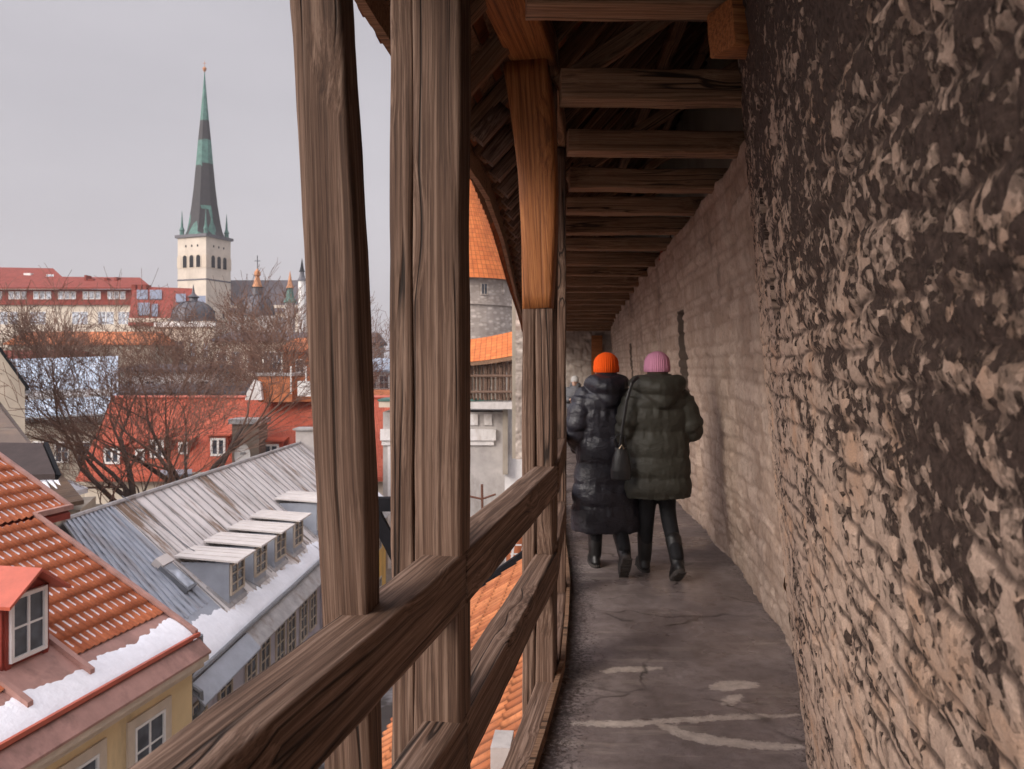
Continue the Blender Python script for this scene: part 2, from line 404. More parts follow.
M['pink_metal'] = plain('faded_pink_sheet', (.36,.20,.165), .6, .25, 2.2, .25, 15, 0, .4, stain=(.2,.11,.09))
M['red_metal'] = plain('red_painted_sheet', (.42,.09,.05), .45, .2, 2.5, .15, 15, 0, .5)
M['red_dark'] = plain('dark_red_boards', (.22,.035,.022), .6, .25, 4, .2, 20)
M['snow'] = plain('thawing_snow', (.82,.83,.87), .7, .06, 6, .6, 12, 0, .4)
M['yellow'] = plain('ochre_yellow_render', (.66,.50,.28), .9, .08, 1.3, .2, 40, stain=(.40,.31,.19))
M['yellow2'] = plain('strong_yellow_render', (.70,.42,.12), .9, .1, 1.3, .2, 40, stain=(.42,.25,.09))
M['lilac'] = plain('lilac_grey_render', (.46,.43,.47), .9, .1, 1.3, .2, 40, stain=(.26,.24,.25))
M['cream'] = plain('cream_render', (.62,.54,.44), .9, .1, .9, .2, 20, stain=(.42,.35,.28))
M['cream_trim'] = plain('cream_moulding', (.55,.46,.36), .8, .12, 3, .2, 40)
M['white'] = plain('white_paint', (.72,.70,.67), .6, .08, 4, .1, 40)
M['plaster'] = plain('grey_plaster', (.40,.37,.35), .92, .18, 1.6, .4, 14, stain=(.25,.22,.2))
M['plaster_w'] = plain('whitewashed_plaster', (.66,.63,.61), .92, .12, 2.6, .5, 14, stain=(.45,.4,.36))
M['beige_wall'] = plain('old_beige_render', (.36,.31,.25), .92, .15, 1.0, .3, 10, stain=(.25,.21,.17))
M['brick'] = plain('orange_brick', (.42,.14,.06), .9, .35, 3, .4, 14)
M['dark_metal'] = plain('dark_painted_metal', (.010,.010,.012), .8, .2, 6, .1, 40, 0, .1)
M['rust'] = plain('rusted_iron', (.13,.055,.035), .8, .4, 20, .4, 60)
M['pipe'] = plain('grey_zinc_pipe', (.2,.21,.225), .45, .2, 6, .1, 40, .4, .5)
def glass(name, col=(.035,.04,.05)):
    s = NT(name); v = s.co('Object')
    c = s.mix(s.ramp(s.noise(v, 2.2, 2), [(.4,0.),(.65,1.)]), col, tuple(min(1,x*2.6) for x in col))
    return s.done(c, .12, s.bump(s.noise(v, 3, 2), .08, .02), 0, .7)
M['glass'] = glass('dark_window_glass')
M['glass_l'] = glass('painted_sky_glass', (.22,.24,.27))  # reflected sky painted in as a paler base colour
M['copper'] = None
def copper():
    s = NT('patched_copper_spire'); v = s.co('Object'); p = s.sep(v)
    # rectangular sheets, some replaced with new black copper
    br = s.n('ShaderNodeTexVoronoi', feature='F1', distance='CHEBYCHEV'); br.inputs['Scale'].default_value = .30
    s.L(s_map(s, v, (1,1,.28)), br.inputs['Vector']); cs = s.sep(br.outputs['Color'])
    z = s.math('MULTIPLY', p[2], 1/62., clamp=True)
    sh = s.ramp(z, [(0.,.50),(.17,.55),(.21,.9),(.40,.85),(.44,.3),(.57,.2),(.58,.97),(.69,.97),(.70,.02),(1.,.02)], 'LINEAR')
    m = s.math('LESS_THAN', cs[0], sh)
    n = s.noise(v, .5, 6, .7)
    g = s.ramp(n, [(.3,(.035,.085,.072)),(.55,(.07,.17,.14)),(.75,(.12,.25,.205))])
    k = s.ramp(n, [(.3,(.012,.011,.012)),(.7,(.03,.025,.026))])
    return s.done(s.mix(m, g, k), .6, None, .0, .3)
M['copper'] = copper()
M['verdigris'] = plain('green_copper', (.065,.15,.125), .6, .3, 2)
M['church_stone'] = plain('pale_church_limestone', (.58,.50,.41), .9, .12, .25, .2, 3, stain=(.45,.38,.31))
M['gold'] = plain('weathered_orange_copper', (.45,.20,.09), .6, .3, 2, .05, 40, 0, .4)
M['lead'] = plain('dark_lead_dome', (.085,.08,.09), .5, .3, 1.2, .2, 8, .2, .5)
def tower_stone():
    s = NT('grey_tower_masonry'); v = s.co('Object')
    mp = s_map(s, v, (1,1,2.0)); a = s.voro(mp, 2.2, 'Color'); d = s.voro(mp, 2.2, 'Distance', 'F1')
    c = s.mix(s.sep(a)[0], (.42,.36,.31), (.66,.58,.51)); n = s.noise(v, .7, 6, .7)
    c = s.mix(s.ramp(n, [(.45,0.),(.65,.6)]), c, (.36,.3,.26))
    c = s.mix(s.ramp(d, [(.28,0.),(.42,.5)]), c, (.22,.18,.155))
    return s.done(c, .92, s.bump(d, -.5, .05), spec=.15)
M['tower'] = tower_stone()
M['bark'] = plain('bare_bark', (.085,.058,.046), .9, .35, 8, .6, 30)
M['twig'] = plain('brown_twigs', (.15,.085,.060), .9, .3, .6, 0, 10)
M['ground'] = plain('wet_ground_with_snow', (.10,.09,.085), .8, .3, .3, .3, 4, stain=(.6,.6,.63))
def coat_mat(name, col, rough, sc=1.):
    s = NT(name); v = s.co('Object')
    w = s.noise(s_map(s, v, (7,7,17)), 1.0, 5, .6, 1.0)
    w2 = s.noise(s_map(s, v, (22,22,9)), 1.0, 3, .6, .8)
    h = s.math('ADD', s.math('MULTIPLY', w, 1.), s.math('MULTIPLY', w2, .5))
    return s.done(col, rough, s.bump(h, .6*sc, .018), 0, .4)
M['coat_black'] = coat_mat('glossy_black_puffer', (.020,.019,.026), .42)
M['coat_olive'] = coat_mat('matt_olive_puffer', (.028,.026,.019), .66, .8)
M['coat_grey'] = coat_mat('grey_jacket', (.12,.12,.13), .7)
M['trouser'] = plain('black_trousers', (.010,.010,.012), .7, .2, 8, .3, 60)
M['jeans'] = plain('blue_jeans', (.05,.09,.17), .8, .2, 8, .3, 60)
M['boot'] = plain('black_boot_leather', (.013,.012,.012), .4, .2, 12, .2, 60, 0, .5)
M['sole'] = plain('worn_rubber_sole', (.06,.052,.048), .8, .3, 30, .6, 80)
M['leather'] = plain('black_bag_leather', (.012,.012,.013), .38, .2, 12, .25, 90, 0, .5)
M['brass'] = plain('dull_buckle', (.22,.17,.12), .4, .1, 8, .05, 40, .6, .5)
M['skin'] = plain('skin', (.50,.31,.235), .55, .06, 10, .08, 90, 0, .4)
M['hair'] = plain('brown_hair', (.06,.035,.022), .6, .3, 30, .5, 60)
def knit(name, col):
    s = NT(name); v = s.co('Object'); p = s.sep(v)
    ang = s.math('ARCTAN2', p[0], p[1])
    h = s.math('SINE', s.math('MULTIPLY', ang, 46.))
    h2 = s.math('SINE', s.math('MULTIPLY', p[2], 700.))
    hh = s.math('ADD', h, s.math('MULTIPLY', h2, .4))
    return s.done(col, .95, s.bump(hh, .6, .004), 0, .15)
M['knit_orange'] = knit('orange_knit', (.85,.10,.01)); M['knit_pink'] = knit('pink_knit', (.60,.26,.38)); M['knit_white'] = knit('pale_knit', (.6,.58,.56))
# ============================================================= corridor layout
LY = [-6, 0, 2.15, 4.04, 5.6, 7.2, 8.8, 12, 16, 20, 27]
LX = [-1.85, -.59, -.125, .227, .378, .45, .50, .60, .75, .88, 1.05]
WY = [-6, 0, 3.18, 4.5, 5.9, 8.3, 12, 18.4, 23, 27]
WX = [-1.0, .43, 1.18, 1.58, 1.72, 1.90, 2.12, 2.56, 3.0, 3.4]
def leftx(y): return float(np.interp(y, LY, LX))
def wallx(y): return float(np.interp(y, WY, WX))
def floorz(y): return -.024*max(0., y-8.)
# ------------------------------------------------------------- ground
g = MB(); g.quad((-900,-300,-10),(900,-300,-10),(900,1500,-10),(-900,1500,-10))
o = g.build('ground', M['ground']); setp(o, kind='structure')
# ------------------------------------------------------------- walkway floor
ys = np.concatenate([np.linspace(-1.2, 2.9, 30), np.linspace(2.95, 4.6, 160), np.linspace(4.62, 9, 160), np.linspace(9.1, 27, 90)])
us = np.linspace(0, 1, 140)
Yg, Ug = np.meshgrid(ys, us, indexing='ij')
X0 = np.interp(Yg, LY, LX)+.005; X1 = np.interp(Yg, WY, WX)+.15
Xg = X0+(X1-X0)*Ug
Zg = -.024*np.maximum(0, Yg-8.)+.006*fbm(Xg*2.2, Yg*2.2, seed=3)+.0025*fbm(Xg*14, Yg*14, seed=5, o=3)
de = np.minimum((Xg-X0)/.28, 3.)
edge = np.clip(1-de, 0, 1)+.35*np.clip(1-(X1-.15-Xg)/.14, 0, 1)
Zg += .012*edge*np.abs(fbm(Xg*22, Yg*22, seed=9, o=3))
FG = (Xg,Yg,Zg,edge)
def fpt(px, py):
    Y = EYE*F/(py-HY); return Vector(((px-HX)/F*Y, Y, 0))
def poly_mask(px, X, Y, soft):
    P = np.array([tuple(fpt(*p))[:2] for p in px]); n = len(P)
    ins = np.zeros(X.shape, bool); dist = np.full(X.shape, 9.)
    for i in range(n):
        (ax,ay),(bx,by) = P[i],P[(i+1)%n]
        c = ((ay > Y) != (by > Y)) & (X < (bx-ax)*(Y-ay)/(by-ay+1e-9)+ax); ins ^= c
        t = np.clip(((X-ax)*(bx-ax)+(Y-ay)*(by-ay))/((bx-ax)**2+(by-ay)**2+1e-9), 0, 1)
        dist = np.minimum(dist, np.hypot(X-ax-t*(bx-ax), Y-ay-t*(by-ay)))
    return np.clip(.5+np.where(ins, dist, -dist)/soft, 0, 1)
pts = [[(708,685),(720,681),(742,680),(758,682),(762,688),(745,690),(722,692),(710,690)],
       [(719,700),(728,696),(742,694),(743,699),(733,706),(722,706)],
       [(598,671),(612,667),(640,666),(664,667),(664,670),(640,672),(606,674)],
       [(560,722),(600,719),(640,719),(672,722),(640,727),(600,727),(566,725)],
       [(640,719),(700,716),(760,713),(802,713),(802,716),(740,720),(690,724),(655,724)],
       [(652,724),(668,723),(690,732),(722,737),(760,741),(800,744),(812,750),(790,751),(740,749),(700,745),(676,737)]]
Xg,Yg,Zg,edge = FG
cem = np.zeros_like(Xg)
for p in pts: cem = np.maximum(cem, poly_mask(p, Xg, Yg, .07))
fl = link_mesh('walkway', grid_mesh('walkway', np.stack([Xg,Yg,Zg],-1), attrs={'edge':edge,'cement':cem}), M['floor'], smooth=True)
setp(fl, kind='structure')
# bed under the walkway: the slab edge that carries the railing
m = MB(); yy = list(np.arange(-1.4, 27.1, .8))
for a, b in zip(yy[:-1], yy[1:]):
    za, zb = floorz(a), floorz(b)
    for (o0, o1, zt, zb_) in ((.0, 2.2, -.04, -.5),):
        P = [(leftx(a)+o0,a),(leftx(b)+o0,b),(leftx(b)+o1,b),(leftx(a)+o1,a)]
        m.slab([(P[0][0],P[0][1],za+zt),(P[1][0],P[1][1],zb+zt),(P[2][0],P[2][1],zb+zt),(P[3][0],P[3][1],za+zt)], (0,0,zb_))
o = m.build('walkway_slab', M['plaster']); setp(o, kind='structure')

# ============================================================= masonry walls
def masonry(name, S, Z, base, mat, amp, rough, seed, course=.095, wmin=.16, lean=.093, cuts=(), lumpy=.05, ztop=None):
    """S: array of y stations, Z: array of heights; base(y)->x of the wall foot. Displaced towards -x."""
    rnd = np.random.RandomState(seed)
    Yg, Zg = np.meshgrid(S, Z, indexing='ij')
    wz = Zg+.035*fbm(Yg*1.6, Zg*1.6, seed=seed+1)+.016*fbm(Yg*7, Zg*7, seed=seed+2)
    ws = Yg+.03*fbm(Yg*6, Zg*6, seed=seed+3)
    rows = [-.6]
    while rows[-1] < Z.max()+.6: rows.append(rows[-1]+course*rnd.uniform(.6, 1.45))
    rows = np.array(rows)
    ri = np.clip(np.searchsorted(rows, wz)-1, 0, len(rows)-2)
    dz = np.minimum(wz-rows[ri], rows[ri+1]-wz)
    xi = np.zeros_like(ri); dx = np.zeros_like(wz)
    for r in np.unique(ri):
        xs = [S.min()-1-rnd.uniform(0,.3)]
        while xs[-1] < S.max()+1: xs.append(xs[-1]+wmin*rnd.uniform(.55, 2.3))
        xs = np.array(xs); k = ri == r
        q = np.clip(np.searchsorted(xs, ws[k])-1, 0, len(xs)-2)
        xi[k] = q; dx[k] = np.minimum(ws[k]-xs[q], xs[q+1]-ws[k])
    h = _hash(xi.astype(np.int64), ri.astype(np.int64), np.zeros_like(ri).astype(np.int64), seed)
    h2 = _hash(xi.astype(np.int64), ri.astype(np.int64), np.ones_like(ri).astype(np.int64), seed+5)
    d = np.minimum(dz, dx)
    prof = np.clip(d/(course*.20), 0, 1)**.6
    mort = 1-np.clip(d/(course*.16), 0, 1)
    D = amp*(prof*(.6+.5*h)-.4)
    D += amp*.25*prof*(h2-.5)
    D += rough*fbm(Yg*14, Zg*18, seed=seed+7, o=4)+rough*.6*fbm(Yg*40, Zg*46, seed=seed+8, o=2)
    D += lumpy*fbm(Yg*1.1, Zg*1.3, seed=seed+9, o=3)
    pit = np.clip(fbm(Yg*6.5, Zg*8.5, seed=seed+11, o=3)-.28, 0, 1)
    D -= pit*amp*2.2
    for (y0,y1,z0,z1,dep) in cuts:
        e = .02+.02*fbm(Yg*6, Zg*6, seed=seed+13)
        e = e*.4
        k = (Yg > y0+e) & (Yg < y1-e) & (Zg > z0+e) & (Zg < z1-e)
        D = np.where(k, D*.3-dep, D)
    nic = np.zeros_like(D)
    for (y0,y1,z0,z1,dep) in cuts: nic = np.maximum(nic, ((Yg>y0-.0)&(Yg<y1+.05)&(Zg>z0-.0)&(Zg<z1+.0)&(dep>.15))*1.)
    bx = base(Yg)-lean*Zg
    P = np.stack([bx-D, Yg, Zg], -1)
    return grid_mesh(name, P, uv=np.stack([Yg,Zg],-1), attrs={'stone':h, 'mortar':mort, 'niche':nic}), P
S = np.concatenate([np.arange(-1.6,.5,.05), np.arange(.5,2.2,.0075), np.arange(2.2,4.52,.011)])
Z = np.concatenate([np.arange(-.08,3.3,.0095), np.arange(3.3,4.4,.03)])
nb = lambda y: np.interp(y, WY, WX)
me, P = masonry('rough_stone_wall', S, Z, nb, M['wall_near'], .012, .0045, 11, .092, .17, .093,
                cuts=[(2.78,2.93,1.78,2.25,.10)], lumpy=.02)
w1 = thing('stone_wall', 'dark rubble stone wall close by on the right, pale limestone showing low down', 'wall', (1.2,2,0))
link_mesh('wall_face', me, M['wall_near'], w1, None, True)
# its far end returns into the recess
n = 24; m = MB(); E = P[-1]; zz = range(0, len(Z), 3)
Pr = np.zeros((14, len(E[::2]), 3))
for i in range(14):
    t = i/13
    Pr[i] = E[::2]; Pr[i,:,0] += t*.42; Pr[i,:,1] += .02*np.sin(t*3)+.025*fbm(Pr[i,:,0]*9, Pr[i,:,2]*9, seed=2)*min(1,t*3)
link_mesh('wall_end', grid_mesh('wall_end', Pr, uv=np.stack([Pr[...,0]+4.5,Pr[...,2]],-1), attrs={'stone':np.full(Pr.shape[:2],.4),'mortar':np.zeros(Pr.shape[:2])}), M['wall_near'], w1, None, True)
m = MB()
for a, b in ((-1.6,-.0),(0.,3.18),(3.18,4.5)):
    xa, xb = wallx(a)+.12, wallx(b)+.12
    m.slab([(xa,a,-.3),(xb,b,-.3),(xb-.3,b,4.4),(xa-.3,a,4.4)], (1.0,0,0)); m.slab([(xa+.4,a,4.4),(xb+.4,b,4.4),(xb+.4,b,6.8),(xa+.4,a,6.8)], (.3,0,0))
m.build('wall_core', M['beige_wall'], w1)
S = np.concatenate([np.arange(4.4,9.5,.018), np.arange(9.5,15,.035), np.arange(15,27,.09)])
Z = np.arange(-.65, 2.93, .018)
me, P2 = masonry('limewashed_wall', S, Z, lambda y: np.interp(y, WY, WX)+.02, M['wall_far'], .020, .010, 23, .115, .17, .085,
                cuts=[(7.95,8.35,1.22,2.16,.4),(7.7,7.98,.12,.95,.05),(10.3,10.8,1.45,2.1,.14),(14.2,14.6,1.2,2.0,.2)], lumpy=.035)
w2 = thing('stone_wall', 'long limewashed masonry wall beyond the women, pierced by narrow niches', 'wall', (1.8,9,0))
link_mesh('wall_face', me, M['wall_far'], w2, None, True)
m = MB()
for a, b in ((4.4,5.9),(5.9,8.3),(8.3,12),(12,18.4),(18.4,27)):
    xa, xb = wallx(a)+.3, wallx(b)+.3
    m.slab([(xa,a,-1),(xb,b,-1),(xb-.25,b,2.90),(xa-.25,a,2.90)], (.9,0,0))
    m.slab([(xa+.35,a,2.9),(xb+.35,b,2.9),(xb+.35,b,6.8),(xa+.35,a,6.8)], (.3,0,0))
m.build('wall_core', M['beige_wall'], w2)
# rough tower wall closing the corridor
Yw = np.arange(0, 3.6, .03); Zw = np.arange(-1., 3.6, .03)
Zw = np.arange(-1., 6.5, .04)
me, P3 = masonry('end', Yw, Zw, lambda y: y*0, M['tower'], .03, .02, 31, .14, .2, 0)
Pn = P3.copy(); Pn[...,0] = .1+P3[...,1]; Pn[...,1] = 22.3+P3[...,0]
w3 = thing('stone_wall', 'small patch of rough tower wall closing the far end of the walkway', 'wall', (1.8,22.5,-.5))
o = link_mesh('wall_face', grid_mesh('end', Pn[::-1], attrs=None), M['tower'], w3, None, True)
MB().abox(.0,3.9,22.45,23.3,-1,7.0).build('wall_core', M['beige_wall'], w3)
d = MB(); d.abox(2.2,2.5,22.12,22.2,1.35,2.45); d.build('door_board', M['amber'], w3)

# ============================================================= timber
def timber(name, p0, p1, w, h, mat, parent=None, up=(0,0,1), seed=0, wob=.006, bev=.012, path=None, seg=.07, taper=1., twist=0.):
    """squared log: local X runs along it, w = width (local Y), h = height (local Z). path(t)->(dy,dz)"""
    p0 = Vector(p0); p1 = Vector(p1); X = (p1-p0); L = X.length; X.normalize()
    Zv = Vector(up); Zv = (Zv-X*Zv.dot(X)).normalized(); Yv = Zv.cross(X)
    n = max(2, int(L/seg)); prof = []
    for (sy, sz, (a0)) in ((1,1,0),(-1,1,1),(-1,-1,2),(1,-1,3)):
        for k in range(3):
            th = math.pi/2*(a0+k/2)
            prof.append((sy*(w/2-bev)+bev*math.cos(th), sz*(h/2-bev)+bev*math.sin(th), a0))
        # points along the following side
        ny, nz = {0:(-1,1),1:(-1,-1),2:(1,-1),3:(1,1)}[a0]
        for k in (.2,.4,.6,.8):
            ay, az = (sy*(w/2-bev), sz*h/2) if a0 in (0,2) else (sy*w/2, sz*(h/2-bev))
            by, bz = (ny*(w/2-bev), sz*h/2) if a0 in (0,2) else (sy*w/2, nz*(h/2-bev))
            prof.append((ay+(by-ay)*k, az+(bz-az)*k, a0+.5))
    m = len(prof); pr = np.array([(a,b) for a,b,c in prof]); cor = np.array([c for a,b,c in prof])
    t = np.linspace(0,1,n+1); T, K = np.meshgrid(t, np.arange(m), indexing='ij')
    A = pr[K]; xs = T*L
    # slow wander of each side + sharper nicks on the arrises
    dy = wob*fbm(xs*1.7+seed*7.3, K*0+np.sign(A[...,0])*3.1+seed, seed=seed+1, o=3)*1.6
    dz = wob*fbm(xs*1.7+seed*3.7, K*0+np.sign(A[...,1])*5.7+seed, seed=seed+2, o=3)*1.6
    nick = wob*.55*fbm(xs*9, K*1.3+seed, seed=seed+4, o=3)
    ey = wob*.25*fbm(xs*3, K*.9, seed=seed+6, o=2)
    r = np.stack([A[...,0]*(1+(taper-1)*T), A[...,1]*(1+(taper-1)*T)], -1)
    ln = np.linalg.norm(A, axis=-1, keepdims=True)
    r = r+np.stack([dy,dz],-1)+A/ln*(nick+ey)[...,None]
    off = np.zeros((n+1,2))
    if path: off = np.array([path(x) for x in t])
    P = np.stack([xs, r[...,0]+off[:,None,0], r[...,1]+off[:,None,1]], -1)
    vs = P.reshape(-1,3).tolist(); fs = []
    for i in range(n):
        for k in range(m): fs.append((i*m+k, (i+1)*m+k, (i+1)*m+(k+1)%m, i*m+(k+1)%m))
    fs.append(tuple(range(m))); fs.append(tuple(reversed(range(n*m,(n+1)*m))))
    me = bpy.data.meshes.new(name); me.from_pydata(vs, [], fs); me.update()
    me.materials.append(mat); me.polygons.foreach_set('use_smooth', [True]*(len(fs)-2)+[False]*2)
    o = bpy.data.objects.new(name, me); COL.objects.link(o)
    Mx = Matrix((X,Yv,Zv)).transposed().to_4x4()
    o.rotation_euler = Mx.to_euler()
    if parent is not None: o.parent = parent; o.location = p0-wloc(parent)
    else: o.location = p0
    return o
def ldir(y):
    return Vector((leftx(y+.3)-leftx(y-.3), .6, 0)).normalized()
def lpt(y, out=0., z=0.):
    """point beside the walkway: out metres outward (left) of the railing's inner face"""
    d = ldir(y); n = Vector((-d.y, d.x, 0)); return Vector((leftx(y), y, z))+n*out
# posts ---------------------------------------------------------
PY = [-.6, 2.15, 4.04, 5.6, 7.2, 8.8, 10.4, 12., 14., 16., 18., 20.]
POSTTOP = 3.11
def post(y, label, w=.125, dep=.10, mat='post', seed=0, two=True, group='posts along the walkway railing'):
    d = ldir(y); fz = floorz(y)
    t = thing('timber_post', label, 'post', lpt(y, w/2, fz-.5), group)
    b = lpt(y, w/2, fz-.9); e = lpt(y, w/2, fz+POSTTOP)
    timber('main_timber', b, e, w, dep, M[mat], t, up=-d, seed=seed, wob=.004, bev=.009)
    if two:
        q = .064
        b2 = lpt(y+.0, w+.004+q/2, fz-2.0); e2 = lpt(y, w+.004+q/2, fz+POSTTOP)
        timber('side_timber', b2+d*.006, e2+d*.006, q, dep*.94, M['post'], t, up=-d, seed=seed+40, wob=.005, bev=.008)
    return t
post(2.15, 'thick grey weathered double post in the middle of the view with a long crack', .128, .115, seed=1)
# ------------- post nearest the camera is out of view to the left behind us
post(-.6, 'weathered post beside the photographer at the near end of the railing', seed=2)
names = {5.6:'narrow weathered post just behind the amber stained one', 7.2:'dim post in the row beyond the orange-hatted woman'}
for i, y in enumerate(PY[3:]):
    post(y, names.get(y, 'far post of the railing row hidden in line behind the nearer posts'), seed=5+i, w=.12, dep=.12)
# third post: grey double timber below, amber curved timber above
y = 4.04; d = ldir(y); nrm = Vector((-d.y, d.x, 0))
t3 = thing('timber_post', 'post with amber stained curved upper timber scarfed on grey double base', 'post', lpt(y,.08,-.5), 'posts along the walkway railing')
timber('lower_timber', lpt(y,.055,-1.6), lpt(y,.055,1.885), .085, .15, M['post'], t3, up=-d, seed=61)
timber('lower_timber', lpt(y,.137,-1.6), lpt(y,.137,1.885), .072, .145, M['post'], t3, up=-d, seed=62)
zt = 1.887
timber('curved_timber', lpt(y,.096,zt), lpt(y,.150,3.115), .150, .14, M['amber'], t3, up=-d, seed=63, wob=.004, bev=.014, taper=1.5,
       path=lambda t: (-.03*math.sin(math.pi*t), 0))
timber('side_timber', lpt(y+.19,.05,-.9), lpt(y+.19,.05,3.1), .09, .11, M['post'], t3, up=-d, seed=65)
# leaning outer strut ---------------------------------------------
so = thing('timber_post', 'leaning weathered strut outside the railing, leftmost upright timber', 'post', (-.34,1.66,-1))
timber('strut_timber', (-.275,1.66,-.75), (-.405,1.66,2.75), .102, .10, M['post'], so, up=(-.1,-1,0), seed=77, wob=.0045, bev=.010,
       path=lambda t: (.012*math.sin(2.2*math.pi*t+.5), 0))
# railing -------------------------------------------------------
rl = thing('timber_railing', 'long three-rail railing of rough brown beams running beside the walkway', 'railing', lpt(2.15,.05,-.1))
RY = [-.7, 2.15, 4.04, 5.6, 7.2, 8.8, 12, 16, 20, 22.2]
for i, (a, b) in enumerate(zip(RY[:-1], RY[1:])):
    za, zb = floorz(a), floorz(b)
    for nm, z, h, w in (('top_rail',1.10,.143,.112),('middle_rail',.662,.15,.105),('bottom_rail',.03,.15,.10)):
        A = Vector((leftx(a),a,za+z-h/2)); B = Vector((leftx(b),b,zb+z-h/2))
        dd = (B-A).normalized(); nn = Vector((-dd.y, dd.x, 0)).normalized()
        e = .0 if i else .0
        timber(nm, A+nn*(w/2-.004)-dd*e, B+nn*(w/2-.004)-dd*.003, w, h, M['rail'], rl, seed=100+i*7+int(z*10), wob=.0035, bev=.007, seg=.05 if i < 2 else .15)
m = MB()
for a, b in zip(yy[:-1], yy[1:]):
    A = Vector((leftx(a)+.035,a,floorz(a)-.06)); B = Vector((leftx(b)+.035,b,floorz(b)-.06))
    m.box((A+B)/2+Vector((-.012,0,.0)), B-A, (1,0,0), (0,0,1), (B-A).length/2, .012, .12)
# (edge board between the rail and the paving)
m.build('edge_board', M['board'], rl)
# ============================================================= gallery roof
EV = .50; EZ = 2.76; SL = 1.15
gr = thing('gallery_roof', 'dark timber lean-to roof over the walkway with tie beams and rafters', 'roof', lpt(4,.1,2.8))
def evv(y): return float(np.interp(y, [2.0,2.7,3.9], [.40,.44,.50]))
def eave(y): p = lpt(y, evv(y), 0); return p
def ezz(y): return EZ+(.50-evv(y))*SL
# tie beams
k = 0
for y in np.arange(-.12, 22, 1.0):
    y = float(y)+.06*math.sin(y*7)
    fz = floorz(y); z = 2.89+fz
    a = Vector((leftx(y)+.03, y, z+.075)); b = Vector((wallx(y+.05)+.35-.26, y+.03, z+.075+.012*math.sin(y*5)))
    near = y < 9
    timber('tie_beam', a, b, .15, .145+.02*math.sin(y*3.3), M['beam'], gr, seed=200+k, wob=.007 if near else .004, seg=.08 if near else .4)
    k += 1
# wall plates along the posts
for i, (a, b) in enumerate(zip(RY[:-1], RY[1:])):
    A = lpt(a,.115,3.21+floorz(a)); B = lpt(b,.115,3.21+floorz(b))
    timber('wall_plate', A, B, .22, .18, M['amber'] if i == 1 else M['beam'], gr, seed=300+i, seg=.1, bev=.014)
# rafters (paired with ties) from the eave up to the wall side
k = 0
for y in np.arange(-.72, 22.2, .5):
    y = float(y); fz = floorz(y); e = eave(y); e.z = ezz(y)+fz+.10
    run = wallx(y)+.55-e.x
    b = Vector((e.x+run, y+.02, e.z+run*SL))
    timber('rafter', e, b, .085, .11, M['board'], gr, seed=400+k, wob=.008, seg=.12 if y < 9 else .5)
    k += 1
# diagonal braces from tie beams to rafters
for i, y in enumerate((3.95, 5.95, 7.95, 9.95, 1.95)):
    a = Vector((leftx(y)+.02, y+.12, 3.02+floorz(y))); b = a+Vector((1.35, 0, 1.35*.66))
    timber('brace', a, b, .06, .09, M['beam'], gr, seed=500+i)
# lengthwise purlins + short struts
for i, (a, b) in enumerate(zip(RY[:-1], RY[1:])):
    for off in (.9, 1.6):
        A = Vector((leftx(a)+off, a, 0)); B = Vector((leftx(b)+off, b, 0))
        for P_ in (A, B):
            e = eave(P_.y); P_.z = ezz(P_.y)+floorz(P_.y)+(P_.x-e.x)*SL-.07
        timber('purlin', A, B, .10, .11, M['board'], gr, seed=520+i*2, seg=.25)
# sheathing boards: planks running along the walkway, uneven edges
rb = MB(); rnd = random.Random(4)
nb_ = 24
for j in range(nb_):
    for a in np.arange(-.7, 21.8, 1.5):
        b = a+1.5; t0 = j/nb_+rnd.uniform(-.006,.006); t1 = (j+1)/nb_-.012+rnd.uniform(-.008,.004)
        lift = rnd.uniform(0,.012)
        q = []
        for yv in (a+.004, b-.004):
            e = eave(yv); run = wallx(yv)+.6-e.x+.10; zf = floorz(yv)
            for t in (t0, t1): q.append(Vector((e.x-.10+run*t, yv, ezz(yv)+zf+.168+(run*t-.10)*SL+lift)))
        rb.slab([q[0],q[1],q[3],q[2]], (0,0,.022))
rb.build('sheathing_boards', M['board'], gr)
# rough eave board following the curve
vs = MB()
for a in np.arange(-.7, 22.2, .7):
    b = a+.7; A = eave(a)+Vector((-.05,0,ezz(a)+floorz(a)+.08)); B = eave(b)+Vector((-.05,0,ezz(b)+floorz(b)+.08))
    vs.box((A+B)/2, B-A, (1,0,0), (0,0,1), (B-A).length/2+.004, .018, .075+rnd.uniform(-.008,.008))
vs.build('eave_board', M['beam'], gr)
# tile cover above
ya = np.arange(-.75, 22.5, .055); ta = np.arange(0, 1.0001, 1/60)
Yg, Tg = np.meshgrid(ya, ta, indexing='ij')
ex = np.array([eave(float(v)).x for v in ya])[:,None]-.16
run = np.array([wallx(float(v))+.7 for v in ya])[:,None]-ex
Xg = ex+run*Tg; dwn = (Tg*11) % 1.
Zg = np.array([ezz(float(v)) for v in ya])[:,None]+.23-.024*np.maximum(0,Yg-8)+(run*Tg-.10)*SL+.02*np.sin(Yg*2*math.pi/.22)+.02*(1-dwn)
link_mesh('roof_tiles', grid_mesh('roof_tiles', np.stack([Xg,Yg,Zg],-1), uv=np.stack([Yg/.22, Tg*11],-1)), M['tile'], gr)
# dusty rafter blocks and stuffing over the wall plate (seen between post 2 and 3)
for i in range(4,26):
    y = 2.5+i*.5*.9
    if y > 14: break
    p = lpt(y, .30, 3.0+floorz(y)); timber('rafter_foot', p, p+Vector((-.15,.0,-.17)), .09, .10, M['post'], gr, seed=600+i, wob=.012)
